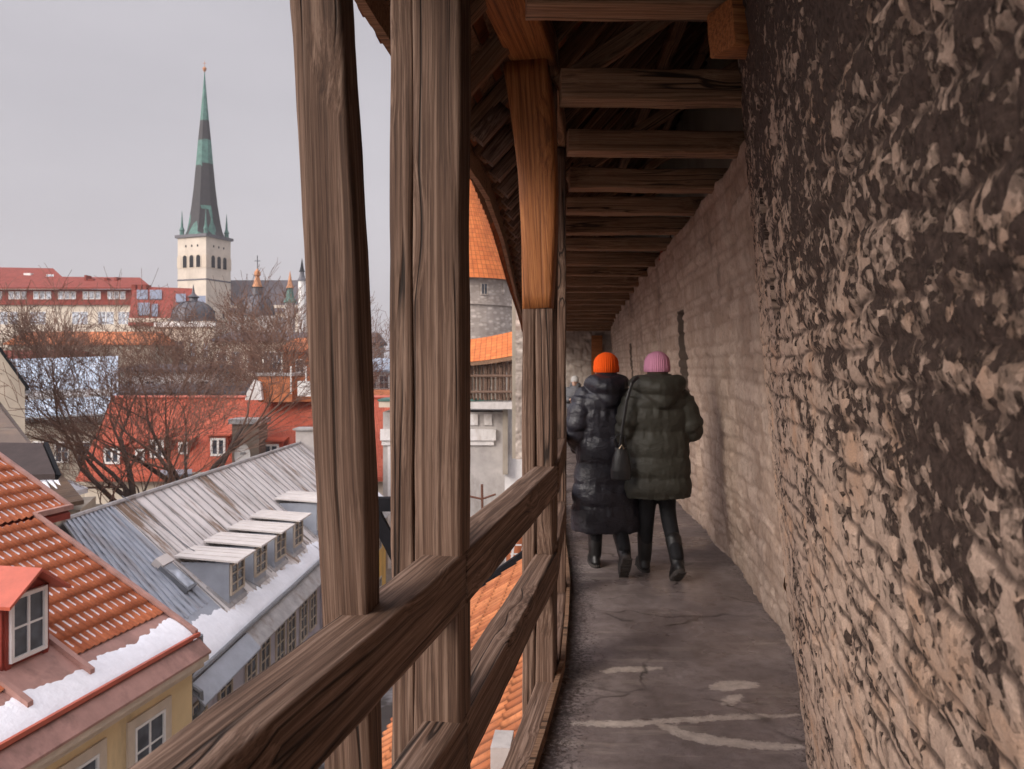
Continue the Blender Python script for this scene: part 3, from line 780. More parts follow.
# corbel at upper right on the near wall
cb = thing('wall_corbel', 'squared timber bracket end sticking out of the stone wall at upper right', 'bracket', (1.0,2.85,2.9))
timber('bracket_timber', (1.3,3.05,2.86), (.745,2.86,2.80), .15, .16, M['amber'], cb, seed=640, wob=.008)
timber('bracket_timber', (1.4,2.70,3.12), (.78,2.62,3.06), .15, .17, M['beam'], cb, seed=641, wob=.008)
lf = thing('ceiling_lamp', 'small unlit lamp hung under the beams far along the walkway', 'lamp', at(634,250,11.6))
m = MB(); p = at(664,252,9.4)
lf.location = p
m.tube([p+Vector((-.16,0,.02)),p+Vector((.12,0,.03))], .012, 6); m.build('bar', M['post'], lf)
m = MB(); m.tube([p+Vector((-.02,0,.03)),p+Vector((-.02,0,-.06)),p+Vector((-.02,0,-.10))], [.02,.035,.05], 10); m.build('lamp_head', M['red_metal'], lf)
m = MB(); m.tube([p+Vector((.06,0,.03)), p+Vector((.08,0,.22)), p+Vector((.3,.1,.33))], .006, 5); m.build('cable', M['dark_metal'], lf)
# ============================================================= pantile roofs close by
def tile_roof(name, parent, O, U, V, LU, LV, mat, col=.22, row=.38, amp=.022, step=.022, per=8, lo=None):
    O = Vector(O); U = Vector(U).normalized(); V = Vector(V).normalized(); N = U.cross(V)
    if N.z < 0: N = -N
    u = np.linspace(0, LU, int(LU/col*per)+1)
    v = []; fr = []
    k = int(math.ceil(LV/row))
    for i in range(k):
        for f in (0., .5, .985): v.append((i+f)*row); fr.append(f)
    v = np.array(v); fr = np.array(fr); keep = v <= LV+.001; v = v[keep]; fr = fr[keep]
    Ug, Vg = np.meshgrid(u, v, indexing='ij'); Fg = np.broadcast_to(fr[None,:], Ug.shape)
    w = (Ug/col) % 1.
    ri = np.floor(Vg/row+.001)
    jit = .006*_hash(np.floor(Ug/col).astype(np.int64), ri.astype(np.int64), ri.astype(np.int64)*0, 7)
    H = amp*np.sin(w*2*math.pi)+step*(1-Fg)+jit
    P = np.array(O)[None,None]+Ug[...,None]*np.array(U)+Vg[...,None]*np.array(V)+H[...,None]*np.array(N)
    uv = np.stack([Ug/col, Vg/row+.0005], -1)
    me = grid_mesh(name, P, uv=uv)
    if U.cross(V).z < 0: me.flip_normals()
    o = link_mesh(name, me, mat, parent, None, False); return o
def frame_window(parent, c, u, w, h, nx=2, nz=2, fm='white', gm='glass', dep=.05, n=None, up=(0,0,1), bar=.045, mull=.03):
    """window on a wall: c centre, u horizontal along the wall, n outward normal"""
    c = Vector(c); u = Vector(u).normalized(); up = Vector(up).normalized()
    n = Vector(n).normalized() if n is not None else u.cross(up)
    f = MB()
    for s in (-1,1):
        f.box(c+u*s*(w/2-bar/2)+n*dep/2, u, up, n, bar/2, h/2, dep/2)
        f.box(c+up*s*(h/2-bar/2)+n*dep/2, u, up, n, w/2-bar-.0005, bar/2, dep/2)
    for i in range(1,nx): f.box(c+u*(-w/2+w*i/nx)+n*dep*.4, u, up, n, mull/2, h/2-bar-.001, dep*.38)
    for i in range(1,nz): f.box(c+up*(-h/2+h*i/nz)+n*dep*.4, u, up, n, w/2-bar-.001, mull/2*.8, dep*.30)
    o = f.build('window', M[fm], parent)
    g_ = MB().box(c+n*dep*.18, u, up, n, w/2-bar*.9, h/2-bar*.9, .004)
    g_.build('pane', M[gm], o); return o
def frame(slope):
    d = Vector((slope,1,0)).normalized(); r = Vector((d.y,-d.x,0)); return d, r   # d: away along the street, r: toward our wall
# ------------------------------------------------------------- yellow house, orange pantiles
d, r = frame(.2); O = Vector((-5.9,14.9,0)); ZE = -3.4
def Y1(x, y, z): return O+r*x+d*y+Vector((0,0,z))
yh = thing('yellow_house', 'ochre yellow house with orange pantile roof and snow along its eave, nearest on the left', 'house', Y1(-3,-5,-10))
sl = .6; V = (-r+Vector((0,0,sl))).normalized(); slen = math.sqrt(1+sl*sl)
sx = .62   # tiles start this far up from the gutter (horizontal metres)
# main roof in strips either side of the dormer pan
tl = tile_roof('roof', yh, Y1(-sx,-2.45,ZE+sl*sx), d, V, 2.45, (3.45-sx)*slen, M['tile_snow'], col=.165)
tile_roof('roof', yh, Y1(-sx,-12.0,ZE+sl*sx), d, V, 12.0-3.62, (3.45-sx)*slen, M['tile_snow'], col=.165)
tile_roof('roof', yh, Y1(-1.9,-3.62,ZE+sl*1.9), d, V, 3.62-2.45, (3.45-1.9)*slen, M['tile_snow'], col=.165)
tile_roof('roof', yh, Y1(-3.45,-12.0,ZE+sl*3.45), d, V, 12.9, 3.9*slen, M['tile_snow'], col=.165)
m = MB()
m.slab([Y1(-.02,-12,ZE-.05),Y1(-.02,-.03,ZE-.05),Y1(-7.3,-.03,ZE+sl*7.3-.05-.02),Y1(-7.3,-12,ZE+sl*7.3-.07)], (0,0,-.12))
m.slab([Y1(-3.4,-.03,ZE+sl*3.4-.05),Y1(-3.4,.87,ZE+sl*3.4-.05),Y1(-7.3,.87,ZE+sl*7.3-.05),Y1(-7.3,-.03,ZE+sl*7.3-.05)], (0,0,-.12))
m.build('roof_deck', M['red_dark'], yh)
m = MB()  # metal strip at the foot of the roof
m.slab([Y1(0.02,-12,ZE-.012),Y1(0.02,0.02,ZE-.012),Y1(-sx-.1,0.02,ZE+sl*(sx+.1)-.012),Y1(-sx-.1,-12,ZE+sl*(sx+.1)-.012)], (0,0,-.03))
m.build('eave_sheet', M['pink_metal'], yh)
m = MB()  # verge flashings
A = Y1(0.03,0.0,ZE+.04); B = Y1(-3.45,0.0,ZE+sl*3.45+.04); m.box((A+B)/2, B-A, d, Vector((0,0,1)), (B-A).length/2, .045, .045)
A2 = Y1(-3.45,0.0,ZE+sl*3.45+.03); B2 = Y1(-3.45,.95,ZE+sl*3.45+.03); m.box((A2+B2)/2, B2-A2, r, (0,0,1), (B2-A2).length/2, .06, .05)
A = Y1(-3.42,.92,ZE+sl*3.42+.04); B = Y1(-7.4,.92,ZE+sl*7.4+.04); m.box((A+B)/2, B-A, d, (0,0,1), (B-A).length/2, .045, .045)
m.build('verge_trim', M['pink_metal'], yh)
# snow lying on the foot sheet, ragged upper edge
def snow_strip(P0, P1, up, w0, w1, seed, th=.05, n=160, amp=.12, name='snow', parent=None, holes=0):
    P0 = Vector(P0); P1 = Vector(P1); up = Vector(up).normalized(); L = (P1-P0).length
    nn = (P1-P0).cross(up).normalized(); nn = nn if nn.z > 0 else -nn
    t = np.linspace(0,1,n); k = 9; G = np.zeros((n,k,3))
    top = w1+amp*fbm(t*L*1.3, t*0, seed=seed, o=5)*1.5+amp*.5*fbm(t*L*9, t*0, seed=seed+1, o=2)
    thk = th*(1+.5*fbm(t*L*2, t*0, seed=seed+2))
    for j in range(k):
        q = j/(k-1); prof = math.sin(math.pi*min(1,max(0,q)))**.5
        w = w0+(top-w0)*q
        G[:,j] = np.array(P0)+t[:,None]*np.array(P1-P0)+w[:,None]*np.array(up)+(thk*prof*(1+.3*fbm(t*L*3,t*0+q*3,seed=seed+4)))[:,None]*np.array(nn)+np.array(nn)*.018
    me = grid_mesh(name, G)
    if (P1-P0).cross(up).z < 0: me.flip_normals()
    return link_mesh(name, me, M['snow'], parent, None, True)
snow_strip(Y1(-.02,-12,ZE), Y1(-.02,-.06,ZE), V, .0, .50, 3, parent=yh, n=900, amp=.10, th=.02)
# gutter lip, apron, cornice
m = MB(); m.box(Y1(.05,-6,ZE+.0), d, r, (0,0,1), 6.05, .03, .035); m.build('gutter', M['red_metal'], yh)
m = MB(); m.slab([Y1(.04,-12,ZE-.07),Y1(.04,.05,ZE-.07),Y1(.30,.05,ZE-.30),Y1(.30,-12,ZE-.30)], (0,0,-.04)); m.build('apron', M['pink_metal'], yh)
m = MB()
m.box(Y1(.13,-6,ZE-.40), d, r, (0,0,1), 6.02, .14, .055); m.box(Y1(.03,-6,ZE-.52), d, r, (0,0,1), 6.0, .15, .06)
m.build('cornice', M['cream_trim'], yh)
m = MB(); m.box(Y1(-3.65,-6.05,(ZE-.4-10)/2), d, r, (0,0,1), 5.95, 3.65, (10+ZE-.4)/2)
m.slab([Y1(-.05,-.10,ZE-.35),Y1(-7.3,-.10,ZE-.35),Y1(-7.3,-.10,ZE+sl*7.3-.25)], d*-.05)
m.build('wall', M['yellow'], yh)
for i, yc in enumerate((-1.35,-3.0,-4.7,-6.4,-8.1)):
    c = Y1(0,yc,-5.05)
    for zc in (-5.05, -7.7):
        c = Y1(0,yc,zc)
        w = frame_window(yh, c, d, .80, 1.35, 2, 3, 'white', 'glass', .05, n=r)
        m = MB()
        for s in (-1,1): m.box(c+d*s*.49+r*.02, d, (0,0,1), r, .085, .84, .022)
        m.box(c+Vector((0,0,.76))+r*.021, d, (0,0,1), r, .404, .08, .022); m.box(c+Vector((0,0,-.76))+r*.05, d, (0,0,1), r, .60, .07, .05)
        m.build('window_surround', M['cream_trim'], w)
# dormer
dm = MB(); xf = -.88; ya_, yb = -3.42, -2.62; zb = ZE+sl*(-xf)-.05; ht = 1.12
dw = .055
# cheeks
for s_, yv in ((-1,ya_),(1,yb)):
    xbk = xf-(ht+.1)/sl
    dm.slab([Y1(xf,yv,zb),Y1(xf,yv,zb+ht),Y1(xbk,yv,zb+ht)], d*(dw*s_))
dm.slab([Y1(xf,ya_,zb+ht),Y1(xf,yb,zb+ht),Y1(xf,(ya_+yb)/2,zb+ht+.30)], r*-.06)
dm.box(Y1(xf-.03,(ya_+yb)/2,zb+.06), d, r, (0,0,1), (yb-ya_)/2, .028, .09)
for yv in (ya_+.04, yb-.04): dm.box(Y1(xf-.02,yv,zb+ht/2), d, r, (0,0,1), .05, .045, ht/2-.003)
dob = dm.build('dormer', M['red_dark'], yh)
yc = (ya_+yb)/2
frame_window(dob, Y1(xf+.015,yc,zb+.15+.48), d, yb-ya_-.10, .98, 2, 2, 'white', 'glass', .055, n=r, bar=.06, mull=.035)
m = MB(); ap = .36; ov = .20; zr = zb+ht+.36; ze = zb+ht-.06
for s_, yv in ((-1,ya_-ov),(1,yb+ov)):
    xb1 = xf-(ht+.3)/sl-.4
    P = [Y1(xf+.28,yc,zr),Y1(xb1,yc,zr),Y1(xb1,yv,ze),Y1(xf+.28,yv,ze)]
    m.slab(P if s_ > 0 else P[::-1], (0,0,-.05))
m.build('dormer_roof', M['red_metal'], dob)
m = MB()  # flat pan in front of the dormer, with raised borders
z0 = lambda x: ZE+sl*(-x)
m.slab([Y1(-.12,-3.62,z0(-.12)+.02),Y1(-.12,-2.45,z0(-.12)+.02),Y1(-1.9,-2.45,z0(-1.9)+.02),Y1(-1.9,-3.62,z0(-1.9)+.02)], (0,0,-.04))
for yv in (-3.66,-2.42):
    A = Y1(-.22,yv,z0(-.22)+.05); B = Y1(-2.6,yv,z0(-2.6)+.05); m.box((A+B)/2, B-A, d, (0,0,1), (B-A).length/2, .05, .06)
m.build('dormer_pan', M['pink_metal'], yh)
# downpipe at the corner
m = MB(); m.tube([Y1(.02,.12,ZE-.05),Y1(-.02,.2,ZE-.5),Y1(-.3,.28,ZE-.9),Y1(-.3,.28,-9.9)], .06, 8); m.build('downpipe', M['pipe'], yh)
# ------------------------------------------------------------- row houses with zinc roof
d, r = frame(.028); O = Vector((-6.28,15.3,0)); ZE2 = -4.5; W2 = 3.3; S2 = .85; ZR = ZE2+W2*S2
def Y2(x, y, z): return O+r*x+d*y+Vector((0,0,z))
zn = lambda x: ZE2+S2*(-x)
def row_house(name, label, y0, y1, off0, off1, wallm, roofm, x0=0.):
    t = thing(name, label, 'house', Y2(-3,(y0+y1)/2,-10))
    P = [Y2(x0,y0,ZE2),Y2(x0,y1,ZE2),Y2(-W2,y1+off1,ZR),Y2(-W2,y0+off0,ZR)]
    m = MB(); m.slab([P[0],P[1],P[2],P[3]], (0,0,-.06))
    m.slab([P[3]+Vector((0,0,.0)),P[2],Y2(-W2*2,y1+off1,ZE2),Y2(-W2*2,y0+off0,ZE2)], (0,0,-.06))
    m.build('roof', M[roofm], t)
    m = MB(); m.tube([P[3]+Vector((0,0,.02)),P[2]+Vector((0,0,.02))], .06, 6); m.build('ridge_cap', M['flash'], t)
    m = MB(); m.box(Y2(-W2-.05,(y0+y1)/2+.35,(ZE2-.45-10)/2), d, r, (0,0,1), (y1-y0)/2-.01, W2-.10, (10+ZE2-.45)/2)
    if off0 > .5: m.v = [tuple(v) for v in m.v]
    m.build('wall', M[wallm], t)
    return t
rhA = row_house('row_house', 'house with blue-grey corrugated roof and a skylight, between orange roof and dormers', 0, 3.2, 1.6, .35, 'lilac', 'blue_metal')
rhB = row_house('row_house', 'lilac grey house under a rust streaked zinc roof with a row of dormers', 3.2, 10.3, .35, .2, 'lilac', 'grey_metal')
rhC = row_house('row_house', 'strong yellow house at the far end of the zinc roofed row', 10.3, 21.3, .2, .2, 'yellow2', 'grey_metal')
# lower skirt roofs, gutters, snow
for t, y0, y1, mt, dx in ((rhA,0.05,3.2,'bluegrey',.05),(rhB,3.2,10.3,'flash',.0),(rhC,10.3,21.3,'flash',.0)):
    m = MB(); m.slab([Y2(.02+dx,y0,ZE2-.06),Y2(.02+dx,y1,ZE2-.06),Y2(.34+dx,y1,ZE2-.40),Y2(.34+dx,y0,ZE2-.40)], (0,0,-.04)); m.build('skirt_roof', M[mt], t)
    m = MB(); m.tube([Y2(.04,y0,ZE2+.03),Y2(.04,(y0+y1)/2,ZE2+.01),Y2(.04,y1,ZE2+.03)], .055, 8); m.build('gutter', M['pipe'], t)
Vz = (-r+Vector((0,0,S2))).normalized()
snow_strip(Y2(-.03,.05,ZE2), Y2(-.03,3.2,ZE2), Vz, .0, .85, 21, parent=rhA, n=400, amp=.12, th=.045)
snow_strip(Y2(-.03,3.2,ZE2), Y2(-.03,10.3,ZE2), Vz, .0, .50, 22, parent=rhB, n=600, amp=.20, th=.045)
snow_strip(Y2(-.03,10.3,ZE2), Y2(-.03,21.,ZE2), Vz, .0, .62, 23, parent=rhC, n=600, amp=.15, th=.045)
# seams on blue part
m = MB()
for i in range(11):
    f = (i+.5)/11; A = Y2(-.75,.25+f*2.8,zn(-.75)+.02); B = Y2(-W2,1.65+f*1.85,ZR+.02)
    m.box((A+B)/2, B-A, d, (0,0,1), (B-A).length/2, .045, .028)
m.build('corrugation', M['blue_metal'], rhA)
m = MB(); m.slab([Y2(-.3,1.2,zn(-.3)+.03),Y2(-.3,3.2,zn(-.3)+.03),Y2(-.78,3.2,zn(-.78)+.03),Y2(-.78,1.6,zn(-.78)+.03)], (0,0,-.02)); m.build('flashing_sheet', M['bluegrey'], rhA)
m = MB()
for i in range(15):
    yv = 3.3+i*.48
    A = Y2(-.5,yv,zn(-.5)+.02); B = Y2(-W2,yv+.3,ZR+.02); m.box((A+B)/2, B-A, d, (0,0,1), (B-A).length/2, .012, .018)
m.build('standing_seam', M['flash'], rhB)
m = MB()
for i in range(22):
    yv = 10.5+i*.48
    A = Y2(-.5,yv,zn(-.5)+.02); B = Y2(-W2,yv+.2,ZR+.02); m.box((A+B)/2, B-A, d, (0,0,1), (B-A).length/2, .012, .018)
m.build('standing_seam', M['flash'], rhC)
# skylight
sk = MB(); A = at(160,566,1); 
def on_roof(px, py):
    # intersect pixel ray with zinc roof plane
    D = at(px,py,1.)-Vector((0,0,EYE)); n = d.cross(Vz); P0 = Y2(0,0,ZE2)
    t = (P0-Vector((0,0,EYE))).dot(n)/D.dot(n); return Vector((0,0,EYE))+D*t
a = on_roof(163,567); b = on_roof(188,592); nz = Vz.cross(d); nz = nz if nz.z > 0 else -nz
c = (a+b)/2; Lh = (a-b).length/2
sko = MB().box(c+nz*.06, Vz, d, nz, Lh, .24, .07).build('skylight', M['pipe'], rhA)
MB().box(c+nz*.135, Vz, d, nz, Lh*.86, .17, .006).build('pane', M['glass_l'], sko)
MB().box(a+nz*.09+Vz*.08, Vz, d, nz, .12, .28, .08).build('skylight_hood', M['flash_l'], sko)
# dormers
def zinc_dormer(t, yc, w=.95, h=1.0, xw=.52, label=None):
    zb = zn(-xw); m = MB()
    for s_ in (-1,1):
        yv = yc+s_*w/2; m.slab([Y2(-xw,yv,zb-.02),Y2(-xw,yv,zb+h),Y2(-xw-h/S2-.05,yv,zb+h)], d*(-.04*s_))
    m.box(Y2(-xw-.03,yc,zb+.10), d, r, (0,0,1), w/2-.04, .025, .12)
    m.box(Y2(-xw-.03,yc,zb+h-.03), d, r, (0,0,1), w/2-.04, .025, .03)
    o = m.build('dormer', M['bluegrey'], t)
    frame_window(o, Y2(-xw+.0,yc,zb+.22+(h-.3)/2), d, w-.08, h-.26, 2, 3, 'cream_trim', 'glass', .05, n=r, bar=.05, mull=.035)
    m = MB(); e = .14; xb = -xw-h/S2-.1
    P = [Y2(-xw+.26,yc-w/2-e,zb+h+.02),Y2(-xw+.26,yc+w/2+e,zb+h+.02),Y2(xb,yc+w/2+e*.6,zb+h+.13),Y2(xb,yc-w/2-e*.6,zb+h+.13)]
    m.slab(P, (0,0,.045)); l_ = m.build('dormer_lid', M['flash_l'], o)
    m = MB()
    for k in (-.3,.1,.42):
        A = Y2(-xw+.24,yc+k*w,zb+h+.075); B = Y2(xb,yc+k*w,zb+h+.185); m.box((A+B)/2, B-A, d, (0,0,1), (B-A).length/2, .006, .005)
    m.build('lid_seam', M['flash_l'], l_)
    m = MB(); m.slab([Y2(-.45,yc-w/2-.12,zn(-.45)+.025),Y2(-.45,yc+w/2+.12,zn(-.45)+.025),Y2(-xw-.5,yc+w/2+.12,zn(-xw-.5)+.025),Y2(-xw-.5,yc-w/2-.12,zn(-xw-.5)+.025)], (0,0,-.02)); m.build('dormer_flashing', M['flash'], o)
for yc, hh in ((4.1,1.0),(5.75,1.0),(7.4,1.0),(9.1,1.0)): zinc_dormer(rhB, yc, h=hh)
zinc_dormer(rhC, 12.0, 1.5, 1.1)
m = MB(); m.tube([on_roof(122,508)+Vector((0,0,.3)),on_roof(190,560)+Vector((0,0,.28)),on_roof(262,600)+Vector((0,0,.3))], .012, 5); m.build('cable', M['pipe'], rhA)
# street-side windows of the row
for t, ys_, ws in ((rhA,(1.0,2.4),.75),(rhB,(4.0,5.0,6.2,7.2,8.4,9.4),.72),(rhC,(12.2,14.0,16.,18.,20.),.85)):
    for yv in ys_:
        c = Y2(-.15+.0,yv,ZE2-1.35)
        frame_window(t, Y2(-.145,yv,ZE2-1.35), d, ws, 1.3, 2, 4 if t is not rhC else 3, 'cream_trim', 'glass', .05, n=r)
        frame_window(t, Y2(-.145,yv,ZE2-3.9), d, ws, 1.3, 2, 3, 'cream_trim', 'glass', .05, n=r)
for t, yv in ((rhA,.1),(rhC,10.35)):
    m = MB(); m.tube([Y2(.05,yv,ZE2-.02),Y2(.28,yv+.02,ZE2-.18),Y2(.30,yv+.02,ZE2-.5),Y2(-.05,yv+.05,ZE2-.95),Y2(-.06,yv+.05,-9.9)], .055, 8); m.build('downpipe', M['pipe'], t)
# chimney at the far end of the ridge (just left of the leaning strut)
m = MB(); c = Y2(-W2+.3,19.2,ZR); m.abox(c.x-.5,c.x+.5,c.y-.4,c.y+.4,ZR-.8,ZR+.55)
o = m.build('chimney', M['plaster'], rhC); MB().abox(c.x-.6,c.x+.6,c.y-.5,c.y+.5,ZR+.551,ZR+.63).build('chimney_cap', M['flash'], o)

# ------------------------------------------------------------- tiled lean-to roof directly below us
lt = thing('tiled_outbuilding', 'terracotta pantile roof directly below the railing against the town wall', 'house', (-1,10,-10))
d, r = frame(.10); O = Vector((-.25,4.2,0))
def Y3(x, y, z): return O+r*x+d*y+Vector((0,0,z))
Vr = (r+Vector((0,0,.72))).normalized()
tile_roof('roof', lt, Y3(-1.9,-1.,-3.05), d, Vr, 12.2, 2.55, M['tile'], col=.20, row=.36, amp=.045, step=.03, per=10)
MB().slab([Y3(-1.9,-1,-3.12),Y3(-1.9,11.2,-3.12),Y3(.2,11.2,-3.12+2.1*.72),Y3(.2,-1,-3.12+2.1*.72)], (0,0,-.1)).build('roof_deck', M['board'], lt)
MB().box(Y3(-.9,5.1,-6.6), d, r, (0,0,1), 6.0, .92, 3.4).build('wall', M['plaster'], lt)
m = MB(); A = Y3(-1.9,11.25,-2.98); B = Y3(.25,11.25,-2.98+2.15*.72); m.box((A+B)/2, B-A, d, (0,0,1), (B-A).length/2, .10, .12)
m.build('verge_board', M['dark_metal'], lt)
m = MB(); c = Y3(-.08,2.5,-1.62); m.box(c, d, r, (0,0,1), .16, .08, .10); m.build('roof_block', M['plaster'], lt)
# town wall body under the gallery
m = MB()
for a, b in zip(RY[:-1], RY[1:]):
    m.slab([(leftx(a)-.02,a,floorz(a)-.13),(leftx(b)-.02,b,floorz(b)-.13),(leftx(b)+2.6,b,floorz(b)-.56),(leftx(a)+2.6,a,floorz(a)-.56)], (0,0,-9.4))
tw = thing('town_wall', 'grey town wall base carrying the wooden gallery', 'wall', (.5,5,-10)); m.build('wall', M['plaster'], tw)

# ------------------------------------------------------------- plastered gateway block at the bend of the wall
gb = thing('plastered_building', 'grey plastered wall block with moulded cornice seen between the posts', 'building', at(445,560,38))
Yg_ = 38.0
def wx(px, Y=Yg_): return (px-HX)/F*Y
def wz(py, Y=Yg_): return EYE-(py-HY)/F*Y
m = MB(); m.abox(wx(383),wx(520),Yg_,Yg_+7,-10,wz(412)); m.build('wall', M['plaster'], gb)
m = MB()
m.abox(wx(380),wx(505),Yg_-.35,Yg_+2,wz(407),wz(401))
m.build('cornice', M['cream_trim'], gb); m = MB()
m.abox(wx(383)-.1,wx(496),Yg_-.22,Yg_-.002,wz(440),wz(429)); m.abox(wx(383)-.05,wx(494),Yg_-.12,Yg_-.003,wz(445),wz(440)-.003)
m.build('string_course', M['plaster_w'], gb)
MB().abox(wx(380)-.05,wx(505)+.05,Yg_-.4,Yg_+2,wz(401)+.003,wz(399)).build('cornice_capping', M['verdigris'], gb)
m = MB()
for a, b in ((388,391),(413,418),(452,458)): m.abox(wx(a),wx(b),Yg_-.10,Yg_-.001,-8,wz(446))
m.abox(wx(470),wx(478),Yg_-.08,Yg_-.001,wz(425),wz(414)); m.abox(wx(484),wx(492),Yg_-.08,Yg_-.001,wz(425),wz(414))
m.build('pilaster', M['plaster_w'], gb)
m = MB(); m.abox(wx(505),wx(527),Yg_-1.2,Yg_+1.5,-10,wz(372)); m.build('side_pier', M['plaster_w'], gb)
m = MB(); m.abox(wx(503),wx(508),Yg_-1.6,Yg_-1.202,wz(470),wz(396)); m.abox(wx(498),wx(512),Yg_-1.7,Yg_-1.2,wz(396),wz(392)); m.build('buttress', M['beige_wall'], gb)
# low snowy ledge + orange wall with ladder
m = MB(); m.abox(wx(468),wx(500),24,26,wz(640,24),wz(590,24)); o = m.build('low_wall', M['plaster'], gb)
ladder = thing('brick_annex', 'small orange brick annex with a white ladder, low behind the tile roof', 'building', at(515,600,25))
m = MB(); m.abox(wx(506,25),wx(530,25),25,29,-10,wz(535,25)); m.build('wall', M['brick'], ladder)
m = MB()
for px in (511,521): m.box(at(px,565,24.8), (.12,0,1), (1,0,0), (0,1,0), 1.2, .035, .03)
for k in range(7): m.box(at(516,545+k*9,24.8), (1,0,0), (0,1,0), (0,0,1), .17, .02, .02)
m.build('ladder', M['plaster_w'], ladder)
# iron anchor on a rod
an = thing('iron_anchor', 'small rusty three-armed iron wall anchor in front of plaster', 'anchor', at(482,520,30))
m = MB(); c = at(482,499,30)
m.tube([c+Vector((-.0,0,.55)),c+Vector((0.02,0,-.9))], .045, 6); m.tube([c,c+Vector((-.55,0,.12))], .04, 6); m.tube([c,c+Vector((.52,0,.18))], .04, 6)
m.build('anchor_arms', M['rust'], an)
m = MB(); m.tube([c+Vector((0.02,0,-.9)),c+Vector((.02,0,-7.0))], .04, 6); m.build('anchor_pole', M['rust'], an)
# dark steel bracket between posts 1 and 2
br = thing('steel_bracket', 'dark steel beam and diagonal brace fixed below the walkway between two posts', 'bracket', (-1.0,6,-.4))
m = MB(); Yb = 9.0
m.box(at(384,504,Yb), (1,.0,0), (0,1,0), (0,0,1), .26, .06, .075); m.build('crossbeam', M['dark_metal'], br)
m = MB(); A = at(374,512,Yb); B = at(402,566,Yb); m.box((A+B)/2, B-A, (0,1,0), (1,0,.5), (B-A).length/2, .05, .07); m.build('diagonal_brace', M['dark_metal'], br)
m = MB(); A = at(402,495,Yb); m.abox(A.x-.02,A.x+.16,Yb-.07,Yb+.07,-10,A.z); m.build('upright', M['dark_metal'], br)

# ------------------------------------------------------------- distant gallery on the bending wall
fg = thing('covered_gallery', 'distant covered wooden gallery with slatted balustrade and orange tile roof', 'gallery', at(492,400,37))
Yf = 37.0
m = MB(); P0 = at(440,366,Yf+3); P1 = at(522,366,Yf-3)
def fgp(px, py, e=0.):
    t = (px-440)/82.; Y = (Yf+3)*(1-t)+(Yf-3)*t; return at(px,py,Y)+Vector((0,e,0))
px_ = np.linspace(440, 520, 22)
for i, q in enumerate(px_): a = fgp(q,400); b = fgp(q+(.8 if i%3==0 else 0),362); m.tube([a,b], .055 if i%4 else .10, 6)
m.build('baluster', M['post'], fg)
m = MB()
for py in (376,392): m.tube([fgp(436,py),fgp(524,py)], .07, 6)
m.build('rail', M['post'], fg)
m = MB(); m.slab([fgp(436,402,-.2),fgp(524,402,-.2),fgp(524,402,1.8),fgp(436,402,1.8)], (0,0,-.3)); m.build('deck', M['plaster'], fg)
m = MB(); m.slab([fgp(436,402,1.85),fgp(524,402,1.85),fgp(524,352,1.85),fgp(436,352,1.85)], (0,.2,0)); m.build('back_wall', M['tower'], fg)
# curved eave roof rising to the tower
n = 16; G = np.zeros((n+1, 9, 3)); UV = np.zeros((n+1,9,2))
for i in range(n+1):
    px = 436+88*i/n
    ye = 362-7*max(0,(px-468)/50.)**1.4 if px > 468 else 362
    a = fgp(px, ye, -.7); b = a+Vector((0,2.6,1.15))
    for j in range(9): G[i,j] = a.lerp(b, j/8); UV[i,j] = (i*1.0, j*1.)
link_mesh('roof', grid_mesh('fgroof', G, uv=UV), M['tile_cone'], fg)
m = MB()
for i in range(n): m.box((Vector(G[i,0])+Vector(G[i+1,0]))/2+Vector((0,.02,-.1)), Vector(G[i+1,0])-Vector(G[i,0]), (0,1,0), (0,0,1), (Vector(G[i+1,0])-Vector(G[i,0])).length/2, .05, .08)
m.build('eave_board', M['board'], fg)
# ------------------------------------------------------------- round wall tower
tc = at(455,277,50); Rr = 3.9
rt = thing('round_tower', 'round grey stone tower with a steep bright orange conical roof', 'tower', (tc.x,tc.y+Rr,-10))
cx, cy = tc.x, tc.y+Rr; zt_ = EYE+89/F*50; m = MB(); n = 48
rg = [(cx,cy,z,Rr*s,Rr*s) for z, s in ((-10,1.06),(zt_-1.7,1.0),(zt_-1.69,1.03),(zt_-1.5,1.03),(zt_-1.49,1.0),(zt_,1.0))]
m.rings(rg, 48, 2.0); m.build('wall', M['tower'], rt)
za = EYE+(366-150)/F*54; th = np.linspace(0, 2*math.pi, 97); hh = np.linspace(0, 1, 61)
Tg, Hg = np.meshgrid(th, hh, indexing='ij'); Rg = (Rr+.38)*(1-Hg)+.02+.03*(1-((Hg*30)%1.)); 
P = np.stack([cx+Rg*np.cos(Tg), cy+Rg*np.sin(Tg), zt_-.05+(za-zt_)*Hg], -1)
link_mesh('roof', grid_mesh('cone', P, uv=np.stack([Tg*Rr/.3, Hg*30],-1)), M['tile_cone'], rt)
for px, py, w, h in ((484,289,.5,.75),(503,288,.14,.8),(494,344,.4,.5)):
    a = math.asin(max(-1,min(1,((px-HX)/F*50.2-cx)/Rr))); nn = Vector((math.sin(a),-math.cos(a),0)); uu = Vector((math.cos(a),math.sin(a),0))
    c = Vector((cx,cy,0))+nn*(Rr+.0); c.z = EYE-(py-HY)/F*(c.y)
    frame_window(rt, c, uu, w, h, 2 if w > .3 else 1, 1, 'tower', 'glass', .08, n=nn, bar=.06)
# ============================================================= the town beyond
def P(px, py, Y): return at(px, py, Y)
def fwin(parent, px, py, Y, w, h, nx=2, nz=2, fm='white', gm='glass'):
    """window on a wall facing the gallery (normal -Y)"""
    return frame_window(parent, P(px,py,Y), (1,0,0), w, h, nx, nz, fm, gm, .06, n=(0,-1,0), bar=min(.09,w*.12), mull=.05)
def zof(py, Y): return EYE-(py-HY)/F*Y
def xof(px, Y): return (px-HX)/F*Y
